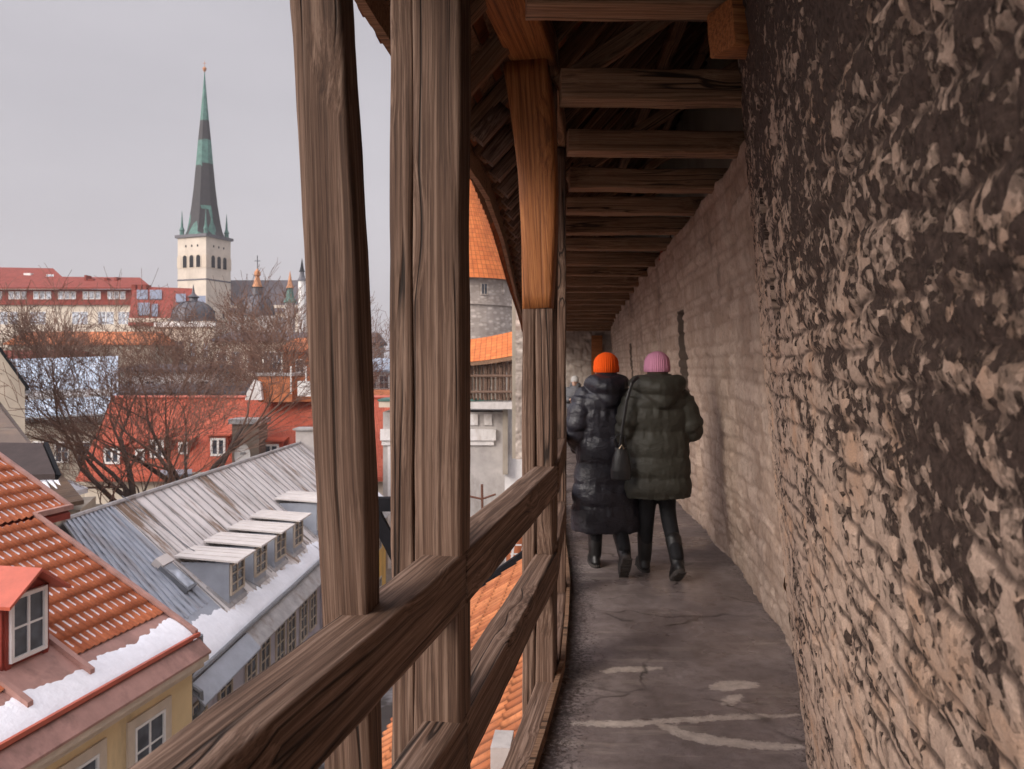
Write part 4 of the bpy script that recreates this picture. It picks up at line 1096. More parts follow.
# --- left gable house
gh = thing('gable_house', 'old beige rendered gable wall at the far left edge with a dark roof edge', 'house', P(0,480,30))
Y=30.; ap=P(-42,292,Y)
m = MB(); m.slab([(xof(25,Y),Y,-10),(xof(25,Y),Y,zof(386,Y)),ap,(xof(-110,Y),Y,zof(386,Y)),(xof(-110,Y),Y,-10)], (-5.2,8,0)); m.build('wall', M['beige_wall'], gh)
m = MB(); a=P(28,391,Y-.2); b=ap+Vector((0,-.2,.12)); Q=Vector((-5.4,8.4,0)); m.slab([a,b,b+Q,a+Q], (0.05,0,.14))
a2=P(-115,391,Y-.2); m.slab([a2,b,b+Q,a2+Q], (-.05,0,.14)); m.build('roof', M['dark_metal'], gh)
m = MB(); m.tube([P(28,392,Y-.25),P(28,392,Y-.25)+Q],.07,6); m.build('gutter', M['pipe'], gh)
# --- brown shed and dark lean-to
bs = thing('brown_shed', 'shed with sloping brown sheet roof below the beige gable wall', 'shed', P(0,500,24))
m = MB(); m.slab([P(-60,330,27),P(2,404,26.5),P(34,446,23.5),P(-60,446,23.5)], (0,0,-.12)); m.build('roof', M['brown_metal'], bs)
m = MB(); m.slab([P(-60,455,24.2),P(20,455,24.2),P(20,455,24.2)+Vector((-1.6,2,0)),P(-60,455,24.2)+Vector((-1.6,2,0))], (0,0,-6.8)); m.build('wall', M['beige_wall'], bs)
ds = thing('dark_leanto', 'dark brown lean-to roof end beside the orange tiled roof', 'shed', P(30,500,22))
m = MB(); m.slab([P(-40,442,23),P(42,443,23),P(55,474,21.2),P(-40,476,21.2)], (0,0,-.15)); m.build('roof', plain('dark_brown_roofing',(.045,.032,.03),.8,.25,2,.2,12), ds)
m = MB(); m.slab([P(-40,482,21.6),P(40,482,21.6),P(40,482,21.6)+Vector((-1,1.2,0)),P(-40,482,21.6)+Vector((-1,1.2,0))], (0,0,-5.0)); m.build('wall', M['dark_metal'], ds)
m = MB(); a=P(50,443,23.1); m.slab([P(44,442,23),P(57,475,21.3),P(53,480,21.6),P(36,466,23)], (.12,0,0)); m.build('roof_end', M['dark_metal'], ds)
# low snowy roofs behind the orange roof
lr = thing('low_outhouse', 'low outhouse roof with streaks of thawing snow in the yard', 'shed', P(60,520,30))
m = MB(); m.slab([P(28,466,33),P(52,462,33),P(84,500,28),P(55,505,28)], (0,0,-.15)); m.build('roof', M['brown_metal'], lr)
for k in range(4):
    m = MB(); a = P(31+k*6,467,32.7)+Vector((0,0,.05)); b = P(50+k*7,490,29.6)+Vector((0,0,.05)); mm=(b-a).normalized()
    m.tube([a,a.lerp(b,.3),a.lerp(b,.7),b],[.03,.11,.09,.02],6,sq=.4); m.build('snow_streak', M['snow'], lr)
m = MB(); m.slab([P(56,512,28.3),P(80,510,28.3),P(80,510,28.3)+Vector((-1,3,0)),P(56,512,28.3)+Vector((-1,3,0))], (0,0,-5)); m.build('wall', M['beige_wall'], lr)
lr2 = thing('low_outhouse', 'flat snow covered outhouse roof at the foot of the left tree', 'shed', P(80,520,32))
m = MB(); m.slab([P(62,494,30),P(88,488,34),P(70,480,35),P(48,484,31)], (0,0,-.2)); m.build('roof', M['snow'], lr2)
m = MB(); c=P(70,500,32); m.abox(c.x-1.0,c.x+.3,32,34,-10,c.z-.5); m.build('wall', M['beige_wall'], lr2)
# --- pale blue metal roofed building
bb = thing('blue_roofed_building', 'large building with pale blue metal roof behind bare branches at left', 'building', P(60,500,56))
Y=56.
m = MB(); m.slab([P(-20,420,Y),P(118,413,Y),P(118,356,Y+6),P(-20,360,Y+6)], (0,0,-.2)); m.build('roof', M['blue_far'], bb)
for i,(a_,b_) in enumerate(((395,398),)): 
    m = MB(); m.slab([P(22,400,Y+1.7),P(112,397,Y+1.7),P(112,392,Y+2.2),P(22,394,Y+2.2)], (0,0,.25)); m.build('snow_guard', M['flash'], bb)
m = MB(); m.abox(xof(-20,Y),xof(112,Y),Y+.4,Y+10,-10,zof(424,Y)); m.build('wall', M['beige_wall'], bb)
m = MB(); m.tube([P(-20,421,Y-.05),P(118,414,Y-.05)],.12,6); m.build('gutter', M['pipe'], bb)
for px in (40,62,84): fwin(bb, px, 452, Y+.4, 1.0, 1.5)
# climber on its wall is read as a bare vine
def vine(name,label,px0,px1,py0,py1,Y,seed,n=260):
    rnd = random.Random(seed); t = thing(name,label,'vine',P((px0+px1)/2,py1,Y))
    m = MB()
    for i in range(n):
        x=rnd.uniform(px0,px1); y=rnd.uniform(py0,py1); p=[P(x,y,Y-.05-rnd.random()*.15)]
        for k in range(4): p.append(p[-1]+Vector((rnd.uniform(-.35,.35),rnd.uniform(-.05,.05),rnd.uniform(-.05,.42))))
        m.tube(p,[.022,.02,.016,.012,.008],3,cap=False)
    m.build('stems', M['twig'], t)
vine('bare_vine','bare climbing stems over the wall below the pale blue roof',36,98,424,476,Y+.36,5)
# --- vermilion mansard house
rh = thing('red_roofed_house', 'long house with bright vermilion roof and white windows behind the trees', 'house', P(240,520,48))
Y=48.
def rr(px,py):   # point on its roof slope
    t=(476-py)/78.; YY=Y+3.4*t; return at(px,py,YY)
m = MB(); m.slab([rr(78,476),rr(388,476),rr(392,398),rr(112,398)], (0,0.1,-.25)); m.build('roof', M['red_far'], rh)
m = MB(); a=rr(112,398)+Vector((0,0,.05)); b=rr(392,398)+Vector((0,0,.05)); m.tube([a,b],.14,6); m.build('ridge', M['red_metal'], rh)
m = MB(); a=rr(392,398); b=rr(112,398); m.slab([b,a,a+Vector((0,6,-4)),b+Vector((0,6,-4))],(0,0,-.2)); m.build('rear_roof', M['red_far'], rh)
m = MB(); m.abox(xof(82,Y),xof(388,Y),Y+.3,Y+9,-10,zof(480,Y)); m.build('wall', M['cream'], rh)
m = MB(); m.box((rr(78,477)+rr(388,477))/2+Vector((0,-.1,-.1)),(1,0,0),(0,1,0),(0,0,1),(xof(388,Y)-xof(78,Y))/2,.12,.14); m.build('eave_trim', M['red_metal'], rh)
def rdormer(pxc, pyt, pyb, wpx, wn=2, parent=rh):
    YY = rr(pxc,pyb).y-.05; w=wpx/F*YY; zt=zof(pyt,YY); zb=zof(pyb,YY); xc=xof(pxc,YY)
    m = MB(); m.abox(xc-w/2-.12,xc+w/2+.12,YY+.02,YY+2.6,zb-.1,zt+.12)
    m.slab([(xc-w/2-.35,YY-.15,zt+.13),(xc+w/2+.35,YY-.15,zt+.13),(xc+w/2+.35,YY+3.0,zt+.5),(xc-w/2-.35,YY+3.0,zt+.5)],(0,0,.10))
    o = m.build('dormer', M['red_metal'], parent)
    frame_window(o,(xc,YY+.019,(zt+zb)/2),(1,0,0),w,zt-zb,wn,1,'white','glass',.07,n=(0,-1,0),bar=.13,mull=.12)
rdormer(112,448,464,16); rdormer(157,440,458,14); rdormer(218,438,456,15); rdormer(271,444,458,16)
for px,py in ((140,455),(183,448)): rdormer(px,py-6,py+6,9,1)
m = MB(); YY=47.4; m.abox(xof(232,YY),xof(259,YY),YY,YY+1.6,zof(476,YY),zof(424,YY)); ch=m.build('chimney', plain('brown_stack_render',(.16,.125,.10),.9,.2,3,.4,12), rh)
MB().abox(xof(229,YY),xof(262,YY),YY-.15,YY+1.75,zof(424,YY)+.002,zof(419,YY)).build('chimney_cap', M['flash'], ch)
sd = thing('satellite_dish', 'white oval satellite dish with a small dark mark on brown chimney', 'satellite dish', P(244,455,47))
m = MB(); c=P(244,455,47.05); rg=[]; n=32
vs=[]; 
for j,(q,dz) in enumerate(((0.001,.10),(.4,.085),(.75,.045),(1.,0.),(1.0,-.03))):
    for k in range(n): th=2*math.pi*k/n; vs.append((c.x+.46*q*math.cos(th),c.y-.28+dz,c.z+.72*q*math.sin(th)))
fs=[(j*n+k,j*n+(k+1)%n,(j+1)*n+(k+1)%n,(j+1)*n+k) for j in range(4) for k in range(n)]
m.add(vs,fs); m.build('dish', M['white'], sd, True)
m = MB(); c2=c+Vector((-.02,-.20,.12))
for dx,h in ((-.12,.16),(-.03,.12),(.06,.2),(.14,.1)): m.tube([c2+Vector((dx,0,-h/2)),c2+Vector((dx+.05,0,h/2))],.022,4)
m.tube([c+Vector((-.2,-.25,-.38)),c+Vector((.2,-.25,-.38))],.02,4); m.build('mark', M['pipe'], sd)
m = MB(); m.tube([c+Vector((0,-.2,-.6)),c+Vector((0,.35,-.3))],.04,5); m.build('arm', M['pipe'], sd)
# brick stack and white bits on ridge
bk = thing('brick_stack', 'broad orange brick chimney stack on the red roof ridge beside a white vent', 'chimney', P(276,395,51))
YY=50.; m=MB(); m.abox(xof(258,YY),xof(292,YY),YY,YY+2.5,zof(402,YY),zof(376,YY)); m.abox(xof(290,YY),xof(312,YY),YY+.5,YY+2.5,zof(402,YY),zof(378,YY)); m.build('stack', M['brick'], bk)
m=MB(); m.abox(xof(256,YY),xof(294,YY),YY-.1,YY+2.6,zof(376,YY)+.002,zof(373,YY)); m.build('cap', M['flash'], bk)
m=MB(); m.abox(xof(300,YY),xof(313,YY),YY-.6,YY-.1,zof(396,YY),zof(381,YY)); m.build('white_vent', M['white'], bk)
for px in (291,306): m=MB(); m.tube([P(px,394,YY-.15),P(px,366,YY-.15)],.05,5); m.build('vent_pipe', M['white'], bk)
wg = thing('white_gable', 'small whitewashed stepped gable left of the brick stack', 'building', P(250,400,50))
m=MB(); m.slab([P(245,400,49.6),P(262,400,49.6),P(260,382,49.6),P(254,380,49.6),P(247,392,49.6)],(0,.5,0)); m.build('wall', M['plaster_w'], wg)
# shed roof at foot of big tree, in front of red house
fs_ = thing('grey_shed', 'small grey shed roof at the foot of the large bare tree', 'shed', P(176,490,42))
Y=42.; m=MB(); m.slab([P(160,475,Y),P(192,474,Y),P(192,469,Y+2),P(160,470,Y+2)],(0,0,-.12)); m.build('roof', M['bluegrey'], fs_)
m=MB(); m.abox(xof(162,Y),xof(190,Y),Y+.2,Y+2,-10,zof(477,Y)); m.build('wall', M['beige_wall'], fs_)
# --- generic distant block
def block(name, label, px0, px1, pt, pb, Y, dep, wallm, cat='building', roof=None, roofm='red_far', rh_=0, wins=(), wsz=(1.2,1.8), gm='glass', inset=0, wf='white'):
    t = thing(name, label, cat, (xof((px0+px1)/2,Y),Y+dep/2,-10))
    m = MB(); m.abox(xof(px0,Y),xof(px1,Y),Y,Y+dep,-10,zof(pt,Y)); m.build('wall', M[wallm], t)
    if roof:
        e=.4; z0=zof(pt,Y)+.02; z1=zof(roof,Y+dep/2); i_=xof(px0+inset,Y)-xof(px0,Y)
        a=(xof(px0,Y)-e,Y-e,z0); b=(xof(px1,Y)+e,Y-e,z0); c=(xof(px1,Y)-i_,Y+dep/2,z1); d_=(xof(px0,Y)+i_,Y+dep/2,z1)
        m=MB(); m.slab([a,b,c,d_],(0,0,.2)); m.slab([(xof(px0,Y)-e,Y+dep+e,z0),d_,c,(xof(px1,Y)+e,Y+dep+e,z0)],(0,0,.2))
        m.slab([a,d_,(xof(px0,Y)-e,Y+dep+e,z0)],(0,0,.19)); m.slab([b,c,(xof(px1,Y)+e,Y+dep+e,z0)],(0,0,.19))
        m.build('roof', M[roofm], t)
    for (px,py) in wins: fwin(t,px,py,Y-.0,wsz[0],wsz[1],2,2,wf,gm)
    return t
# long cream building with red strip-window floor
lb = block('long_building','long cream building with red roof and a red-framed band of strip windows',-60,148,333-28,0,150,14,'cream',roof=None,wins=[(px,318) for px in (4,14,34,42,76,84,102,110,122,130,143)],wsz=(1.5,2.4),gm='glass_l')
Y=150.
m=MB(); m.abox(xof(-60,Y),xof(151,Y),Y-.5,Y+13,zof(305,Y)+.01,zof(301,Y)); m.abox(xof(-60,Y),xof(149,Y),Y+.6,Y+13,zof(301,Y)+.01,zof(289,Y)); m.build('red_storey', M['red_brick_roof'], lb)
m=MB(); m.slab([P(-60,289,Y-.6),P(152,289,Y-.6),P(140,279,Y+8),P(-60,277,Y+8)],(0,0,.3)); m.build('roof', M['red_brick_roof'], lb)
for i,px in enumerate(np.arange(-40,148,6.2)):
    if i%4==3: continue
    frame_window(lb,(xof(px,Y),Y+.59,zof(295,Y)),(1,0,0),1.02,1.5,1,1,'white','glass_l',.08,n=(0,-1,0),bar=.12)
for px,w,h in ((73,3,6),(93,5,8),(88,2,12),(108,3,9),(112,2,7),(118,2,10)): MB().abox(xof(px-w/2,Y+6),xof(px+w/2,Y+6),Y+5,Y+7,zof(284,Y),zof(284-h,Y)).build('chimney', M['red_brick_roof'], lb)
ub = block('upper_building','red roofed building rising behind the long cream building at far left',-40,58,278,0,175,14,'cream',roof=None,wins=[(px,281) for px in (3,13,24,34,44)],wsz=(1.6,1.6),gm='glass')
Y=175.; m=MB(); m.slab([P(-60,279,Y-1),P(66,282,Y-1),P(53,270,Y+8),P(-60,268,Y+8)],(0,0,.4)); m.slab([P(66,282,Y-1),P(66,282,Y+15),P(53,270,Y+8.1)],(-.3,0,-.2)); m.build('roof', M['red_brick_roof'], ub)
m=MB(); m.abox(xof(18,Y),xof(25,Y),Y+2,Y+4,zof(280,Y),zof(272,Y)); m.build('dormer', M['white'], ub)
fwin(ub,50,278,Y-1.5,1.6,1.6,1,1,'white','glass_l')
ol = block('orange_roofed_house','low orange tiled roof strip in front of the long cream building',8,150,345,0,110,8,'beige_wall',roof=333,roofm='orange_far')
# solar roof house
sh = block('solar_roofed_house','red tiled house with blue-grey solar panels left of the dark dome',128,214,318,0,135,16,'cream',roof=None)
Y=135.; m=MB(); m.slab([P(128,326,Y-.5),P(216,326,Y-.5),P(192,290,Y+9),P(133,288,Y+9)],(0,0,.3)); m.build('roof', M['red_brick_roof'], sh)
def srr(px,py): t=(326-py)/37.; return at(px,py,Y-.5+9.5*t)+Vector((0,-.1,.42))
for (a,b,c,d_) in ((137,148,302,293),(150,162,302,293),(138,150,318,306),(152,158,319,307),(176,186,305,297),(198,206,306,299)):
    MB().slab([srr(a,c),srr(b,c),srr(b,d_),srr(a,d_)],(0,-.02,.15)).build('solar_panel', M['panel'], sh)
m=MB()
for px in (136,142,147): MB().abox(xof(px-2,Y+9),xof(px+2,Y+9),Y+8,Y+10,zof(294,Y+9),zof(285,Y+9)).build('chimney', M['red_brick_roof'], sh)
# pavilion with dark dome
def dome(name,label,px,pyb,pyt,rpx,Y,wall,wpx,dm='lead',lantern=None,sq=1.0,wallm='cream'):
    t=thing(name,label,'building',(xof(px,Y),Y+rpx/F*Y,-10)); R_=rpx/F*Y; cx,cy=xof(px,Y),Y+R_; zb=zof(pyb,Y); H=zof(pyt,Y)-zb
    m=MB(); m.abox(xof(px-wpx,Y),xof(px+wpx,Y),Y,Y+2*R_*1.1,-10,zb-.3); m.build('wall', M[wallm], t)
    m=MB(); rg=[(cx,cy,zb-.3,R_*1.18,R_*1.18),(cx,cy,zb,R_*1.18,R_*1.18),(cx,cy,zb+.02,R_*1.0,R_*1.0)]
    for k in range(1,14): a=k/14*math.pi/2; rg.append((cx,cy,zb+H*math.sin(a)**.9,R_*math.cos(a)**sq,R_*math.cos(a)**sq))
    m.rings(rg,40,2.0); m.build('dome', M[dm], t)
    for k in range(12):
        a=2*math.pi*k/12; q=[(cx+math.cos(a)*(r_[3]+.05),cy+math.sin(a)*(r_[3]+.05),r_[2]+.05) for r_ in rg[2:]]
        if k==0: mm=MB()
        mm.tube(q,.06,4)
    mm.build('dome_rib', M[dm], t)
    return t,cx,cy,zb+H
t,cx,cy,zt=dome('domed_pavilion','cream pavilion with wide dark ribbed dome and large dark window, left of the tower',185,319,300,21,118,1,29,sq=.75)
m=MB(); m.rings([(cx,cy,zt-.3,.7,.7),(cx,cy,zt+.5,.6,.6),(cx,cy,zt+.7,.9,.9),(cx,cy,zt+1.2,.25,.25),(cx,cy,zt+2.6,.03,.03)],12,2.); m.build('finial', M['lead'], t)
Y=118.
m=MB(); m.abox(xof(155,Y),xof(216,Y),Y-.5,Y-.002,zof(327,Y),zof(322,Y)); m.build('cornice', M['white'], t); m=MB(); m.abox(xof(156,Y),xof(214,Y),Y-.3,Y-.002,zof(375,Y),zof(372,Y)); m.build('string_course', M['white'], t)
frame_window(t,(xof(179,Y),Y,zof(354,Y)),(1,0,0),1.9,4.2,2,3,'cream_trim','glass',.15,n=(0,-1,0),bar=.2)
for px in (166,193,206): frame_window(t,(xof(px,Y),Y,zof(350,Y)),(1,0,0),1.0,2.4,2,3,'cream_trim','glass_l',.15,n=(0,-1,0),bar=.15)
t,cx,cy,zt=dome('domed_church','greyish onion-topped dome with gilded orange spirelet, half hidden by branches',252,314,293,17,140,1,24,sq=.9,wallm='plaster')
m=MB(); m.rings([(cx,cy,zt-.3,1.0,1.0),(cx,cy,zt+1.2,.9,.9),(cx,cy,zt+1.3,1.2,1.2)],12,2.); m.build('lantern', M['lead'], t)
m=MB(); m.rings([(cx,cy,zt+1.3,.9,.9),(cx,cy,zt+3.2,.35,.35),(cx,cy,zt+3.5,.6,.6),(cx,cy,zt+4.,.55,.55),(cx,cy,zt+4.6,.08,.08)],12,2.); m.build('gilded_cap', M['gold'], t)
m=MB(); m.tube([(cx,cy,zt+4.5),(cx,cy,zt+7)],.07,5); m.tube([(cx-.5,cy,zt+6),(cx+.5,cy,zt+6)],.06,5); m.build('cross', M['dark_metal'], t)
# cream building under the trees and infill
block('cream_house','pale house with a row of tall windows behind the large tree',214,300,342,0,88,9,'cream',roof=334,roofm='slate',wins=[(px,362) for px in (222,236,252,268,277,290)],wsz=(1.1,2.3))
block('white_house','low whitish house wall between the pavilion and red roof',120,212,372,0,80,8,'plaster_w',roof=366,roofm='slate',wins=[(px,388) for px in (130,150,170,190,205)],wsz=(1.,1.5))
block('orange_house','orange rendered house among branches just left of the leaning strut',283,330,352,0,70,8,'brick',roof=340,roofm='orange_far',wins=[(px,366) for px in (300,315)],wsz=(.8,1.2))
block('grey_house','grey house with slate roof glimpsed between the strut and the double post',338,372,344,0,95,9,'plaster',roof=334,roofm='slate',wins=[(px,358) for px in (350,362)],wsz=(1.,1.6))
block('snowy_house','pale house with a snowy roof glimpsed beside the double post',362,440,372,0,80,9,'plaster_w',roof=360,roofm='blue_far',wins=[(px,382) for px in (372,384)],wsz=(1.,1.4))
block('orange_house','small orange roofed house low behind the plastered wall block',335,420,402,0,62,8,'cream',roof=392,roofm='orange_far')
block('dark_roofed_house','dark roofed house filling the gap behind the pale blue roof at left',-60,60,362,0,85,9,'beige_wall',roof=352,roofm='red_brick_roof',wins=[(10,372),(30,372)])
block('brown_house','long brownish house deep behind the bare trees',60,330,395,0,66,9,'beige_wall',roof=386,roofm='slate',wins=[(px,400) for px in range(70,330,18)],wsz=(.9,1.1))
# --- St-Olaf-like church: square limestone tower, tall patched copper spire
tw_ = thing('church_tower', 'tall pale church tower with slender black and green copper spire', 'church tower', at(205,366,283))
Y=280.; x0,x1=xof(178,Y),xof(219,Y); W_=x1-x0; zt=zof(236,Y)
ang=-.36   # turned so that its right side shows
c=Vector(((x0+x1)/2-1.2,Y+W_*.6,0)); U_=Vector((math.cos(ang),math.sin(ang),0)); V_=Vector((-math.sin(ang),math.cos(ang),0)); hw=W_/2*.88
m=MB(); m.box(c+Vector((0,0,(zt-10)/2)),U_,V_,(0,0,1),hw,hw,(zt+10)/2); m.build('shaft', M['church_stone'], tw_)
m=MB(); m.box(c+Vector((0,0,zt+.5)),U_,V_,(0,0,1),hw+.7,hw+.7,.5); m.build('cornice', M['lead'], tw_); MB().box(c+Vector((0,0,zt-15)),U_,V_,(0,0,1),hw+.12,hw+.12,.25).build('string_course', M['lead'], tw_)
def arch(parent,name,cc,u,n,w,h,mat,dep=.3):
    pts=[cc-u*w/2-Vector((0,0,h/2)),cc+u*w/2-Vector((0,0,h/2))]
    for k in range(9): a=math.pi*k/8; pts.append(cc+u*math.cos(a)*w/2+Vector((0,0,h/2-w/2+math.sin(a)*w/2)))
    mm=MB(); mm.slab([p+n*.02 for p in pts],n*dep); return mm.build(name,M[mat],parent)
for nn,uu in ((-V_,U_),(U_,V_)):
    for k in (-1,0,1): 
        cc=c+nn*hw+uu*k*3.0+Vector((0,0,zt-8.5)); s=arch(tw_,'window_surround',cc,uu,nn,2.5,5.0,'cream_trim',.12); arch(s,'belfry_window',cc+nn*.13,uu,nn,1.7,4.3,'dark_metal',.1)
    for k in (-1.75,1.75): arch(tw_,'blind_arch',c+nn*hw+uu*k*3.2+Vector((0,0,zt-8.5)),uu,nn,1.7,4.6,'cream_trim',.15)
    for k in (-.5,.5): arch(tw_,'slit_window',c+nn*hw+uu*k*5+Vector((0,0,zt-27)),uu,nn,.9,2.6,'dark_metal',.15)
    for k in (-1,0,1): arch(tw_,'slit_window',c+nn*hw+uu*k*2.6+Vector((0,0,zt-3.0)),uu,nn,.5,.8,'dark_metal',.1)
zs=EYE+(366-64)/800*292-3.2; H=zs-zt-1.5
m=MB(); rg=[]
for q,f in ((0,1.08),(.03,.96),(.08,.86),(.19,.70),(.30,.58),(.43,.47),(.57,.36),(.7,.24),(.85,.12),(.95,.045),(1.,.012)): rg.append((c.x,c.y,zt+1.+H*q,hw*.98*f,hw*.98*f))
n=8; vs=[];fs=[]
for (a,b,z,s1,s2) in rg:
    for k in range(n): th=2*math.pi*(k+.5)/n+ang; q=(z-zt)/H; rad=s1*1.08; vs.append((a+rad*math.cos(th)-c.x,b+rad*math.sin(th)-c.y,z-zt))
for i in range(len(rg)-1):
    for k in range(n): fs.append((i*n+k,i*n+(k+1)%n,(i+1)*n+(k+1)%n,(i+1)*n+k))
m.add(vs,fs); me=m.mesh('spire'); o=link_mesh('spire',me,M['copper'],tw_,Vector((c.x,c.y,zt)))
m=MB(); m.rings([(c.x,c.y,zs-1,.15,.15),(c.x,c.y,zs-.3,.6,.6),(c.x,c.y,zs+.4,.75,.75),(c.x,c.y,zs+1.,.1,.1),(c.x,c.y,zs+3.2,.06,.06)],10,2.); m.tube([(c.x-.7,c.y,zs+2.2),(c.x+.7,c.y,zs+2.2)],.09,5); m.build('finial', M['gold'], tw_)
for i in (-1,1):
    for j in (-1,1):
        p=c+U_*i*(hw-1.0)+V_*j*(hw-1.0); m=MB()
        m.rings([(p.x,p.y,zt+1,.85,.85),(p.x,p.y,zt+2.6,.75,.75),(p.x,p.y,zt+2.8,1.0,1.0),(p.x,p.y,zt+4.,.5,.5),(p.x,p.y,zt+9.8,.05,.05)],8,2.); m.build('corner_turret', M['verdigris'], tw_)
nv = thing('church_nave', 'steep dark slate roofed church nave right of the tower', 'church', at(260,320,292))
Y=292.; m=MB(); m.abox(xof(222,Y),xof(306,Y),Y,Y+18,-10,zof(305,Y)); m.build('wall', M['church_stone'], nv)
m=MB(); m.slab([P(215,312,Y-1),P(306,312,Y-1),P(303,281,Y+9),P(224,281,Y+9)],(0,0,.3)); m.build('roof', M['slate'], nv)
def spirelet(name,label,px,pyb,pym,pyt,w,Y,mats):
    t=thing(name,label,'turret',(xof(px,Y),Y,-10)); x=xof(px,Y)
    m=MB(); m.rings([(x,Y,-10,w,w),(x,Y,zof(pyb,Y),w,w)],8,2.); m.build('shaft', M[mats[0]], t)
    zb,zm,zt=zof(pyb,Y),zof(pym,Y),zof(pyt,Y)
    m=MB(); m.rings([(x,Y,zb,w*1.35,w*1.35),(x,Y,zb+(zm-zb)*.4,w*.8,w*.8),(x,Y,zm,w*.5,w*.5)],8,2.); m.build('roof', M[mats[1]], t)
    m=MB(); m.rings([(x,Y,zm,w*.8,w*.8),(x,Y,zm+(zt-zm)*.2,w*.5,w*.5),(x,Y,zt,.04,.04)],8,2.); m.build('spire', M[mats[2]], t)
spirelet('green_spirelet','slim turret with green copper roof and orange tip in front of the nave',290,303,288,271,1.3,200,('plaster','verdigris','gold'))
spirelet('dark_spirelet','slim pale turret with dark pointed top beside the leaning strut',302,281,272,258,1.1,230,('white','lead','dark_metal'))
# ============================================================= bare trees
def bare_tree(name, label, base, H, seed, spread=.62, lean=(0,0), trunk_r=.22, forks=3, depth=6, group=None, twn=1., first=.28, minr=.0095):
    rnd=random.Random(seed); base=Vector(base); t=thing(name,label,'tree',base,group)
    tr=MB(); cr=MB(); cnt=[0]
    def grow(p,dv,L,r,lv):
        dv=dv.normalized(); n=4 if lv<3 else (3 if lv<5 else 2); pts=[p]; rad=[r]; q=p; dd=dv
        for i in range(n):
            w=.16+.05*lv; dd=(dd+Vector((rnd.gauss(0,w),rnd.gauss(0,w),rnd.gauss(0,w*.6)+(.10 if lv>1 else 0)))*.55).normalized()
            q=q+dd*L/n; pts.append(q); rad.append(max(minr,r*(1-.42*(i+1)/n)))
        (tr if lv<2 else cr).tube(pts,rad,7 if lv<2 else (5 if lv<3 else 3),cap=lv<2)
        cnt[0]+=1
        if lv>=depth: return
        k={0:forks,1:3,2:3,3:3}.get(lv,3)
        if lv>=3 and twn<1 and rnd.random()>twn: k-=1
        for i in range(k):
            at_=1.0 if i==0 else rnd.uniform(.35,1.)
            if lv==0: at_=rnd.uniform(.75,1.) if i else 1.
            idx=min(n,max(1,int(round(at_*n)))); b=pts[idx]
            a=rnd.uniform(0,2*math.pi); s=spread*rnd.uniform(.5,1.3)*(.45 if i==0 else 1.)
            ax=dd.orthogonal().normalized(); ax.rotate(Matrix.Rotation(a,3,dd)); nd=dd*math.cos(s)+ax*math.sin(s)
            if nd.z<-.15: nd.z*=.3
            grow(b,nd,L*rnd.uniform(.62,.86)*(1 if lv else .95),max(minr,rad[idx]*(.80 if i==0 else .60)),lv+1)
    grow(base,Vector((lean[0],lean[1],1)),H*first,trunk_r,0)
    zz_=sorted(v[2] for v in cr.v); top=zz_[int(len(zz_)*.985)]+10; k_=H/top
    for mb in (tr,cr): mb.v=[(base.x+(v[0]-base.x)*k_, base.y+(v[1]-base.y)*k_, -10+(v[2]+10)*k_) for v in mb.v]
    tr.build('trunk',M['bark'],t,True); cr.build('crown',M['twig'],t); return t
def gpt(px,Y,z=-10): return Vector((xof(px,Y),Y,z))
bare_tree('bare_tree','bare tree with straight trunk at left in front of the pale blue roof',gpt(92,33),11.9,3,.55,(.0,0),.28,3,6,first=.42)
bare_tree('bare_tree','slender bare tree just right of the straight trunked one, before the red roof',gpt(116,35),12.2,8,.5,(-.05,0),.17,3,6,first=.40)
bare_tree('bare_tree','many-stemmed bare tree in front of the red roof left of the grey shed',gpt(148,36),14.4,12,.62,(.02,0),.33,4,6,first=.36)
bt=bare_tree('bare_tree','largest bare tree, its thick limb leaning right across the red roof',gpt(158,37),15.2,27,.6,(.42,0),.40,3,7,first=.40)
bare_tree('bare_tree','bare tree spreading behind the big limb towards the brick stack',gpt(215,41),15.2,35,.6,(.12,0),.26,4,6,first=.36)
bare_tree('bare_tree','fine twigged bare tree near the leaning strut below the spirelets',gpt(282,58),15.3,41,.5,(.05,0),.22,4,6,first=.4,minr=.02)
src=bare_tree('bare_tree','bare tree standing before the cream building at the far left edge',gpt(8,70),17.2,51,.5,(0,0),.25,4,6,first=.42,minr=.022)
def copy_tree(s,label,loc,rz,sc):
    c=s.copy(); COL.objects.link(c); c.location=loc; c.rotation_euler=(0,0,rz); c.scale=(sc,sc,sc); c['label']=label
    for ch in s.children:
        k=ch.copy(); COL.objects.link(k); k.parent=c
    return c
for lab,px,Y,rz,sc in (('bare tree second from the left edge before the cream building',33,72,1.3,.95),
                       ('bare tree between the cream building and the pale blue roof',58,74,2.4,1.0),
                       ('bare tree left of the domed pavilion',128,76,3.3,.82),
                       ('bare tree right in front of the cream house under the nave',232,66,4.0,1.0),
                       ('dense bare tree under the gilded dome',262,72,5.1,1.08),
                       ('bare tree glimpsed between the leaning strut and the double post',366,66,.6,1.0),
                       ('bare tree right beside the leaning strut, behind the gap',345,74,2.0,1.0),
                       ('bare tree in front of the domed pavilion',190,64,1.9,.86)):
    copy_tree(src,lab,gpt(px,Y),rz,sc)
# street lamp cable etc left out; far line of town to close the horizon
ht = MB(); rnd=random.Random(9)
xs_=np.linspace(-420,420,60); zt_l=[EYE+3+6*float(fbm([x*.02],[1.],seed=4)[0]) for x in xs_]
o = grid_mesh('far_town', np.stack([np.stack([xs_,np.full(60,470.),np.full(60,-10.)],-1),np.stack([xs_,np.full(60,480.),np.array(zt_l)],-1),np.stack([xs_,np.full(60,560.),np.array(zt_l)-2],-1)],0))
o = link_mesh('hills', o, M['ground']); setp(o, kind='structure')
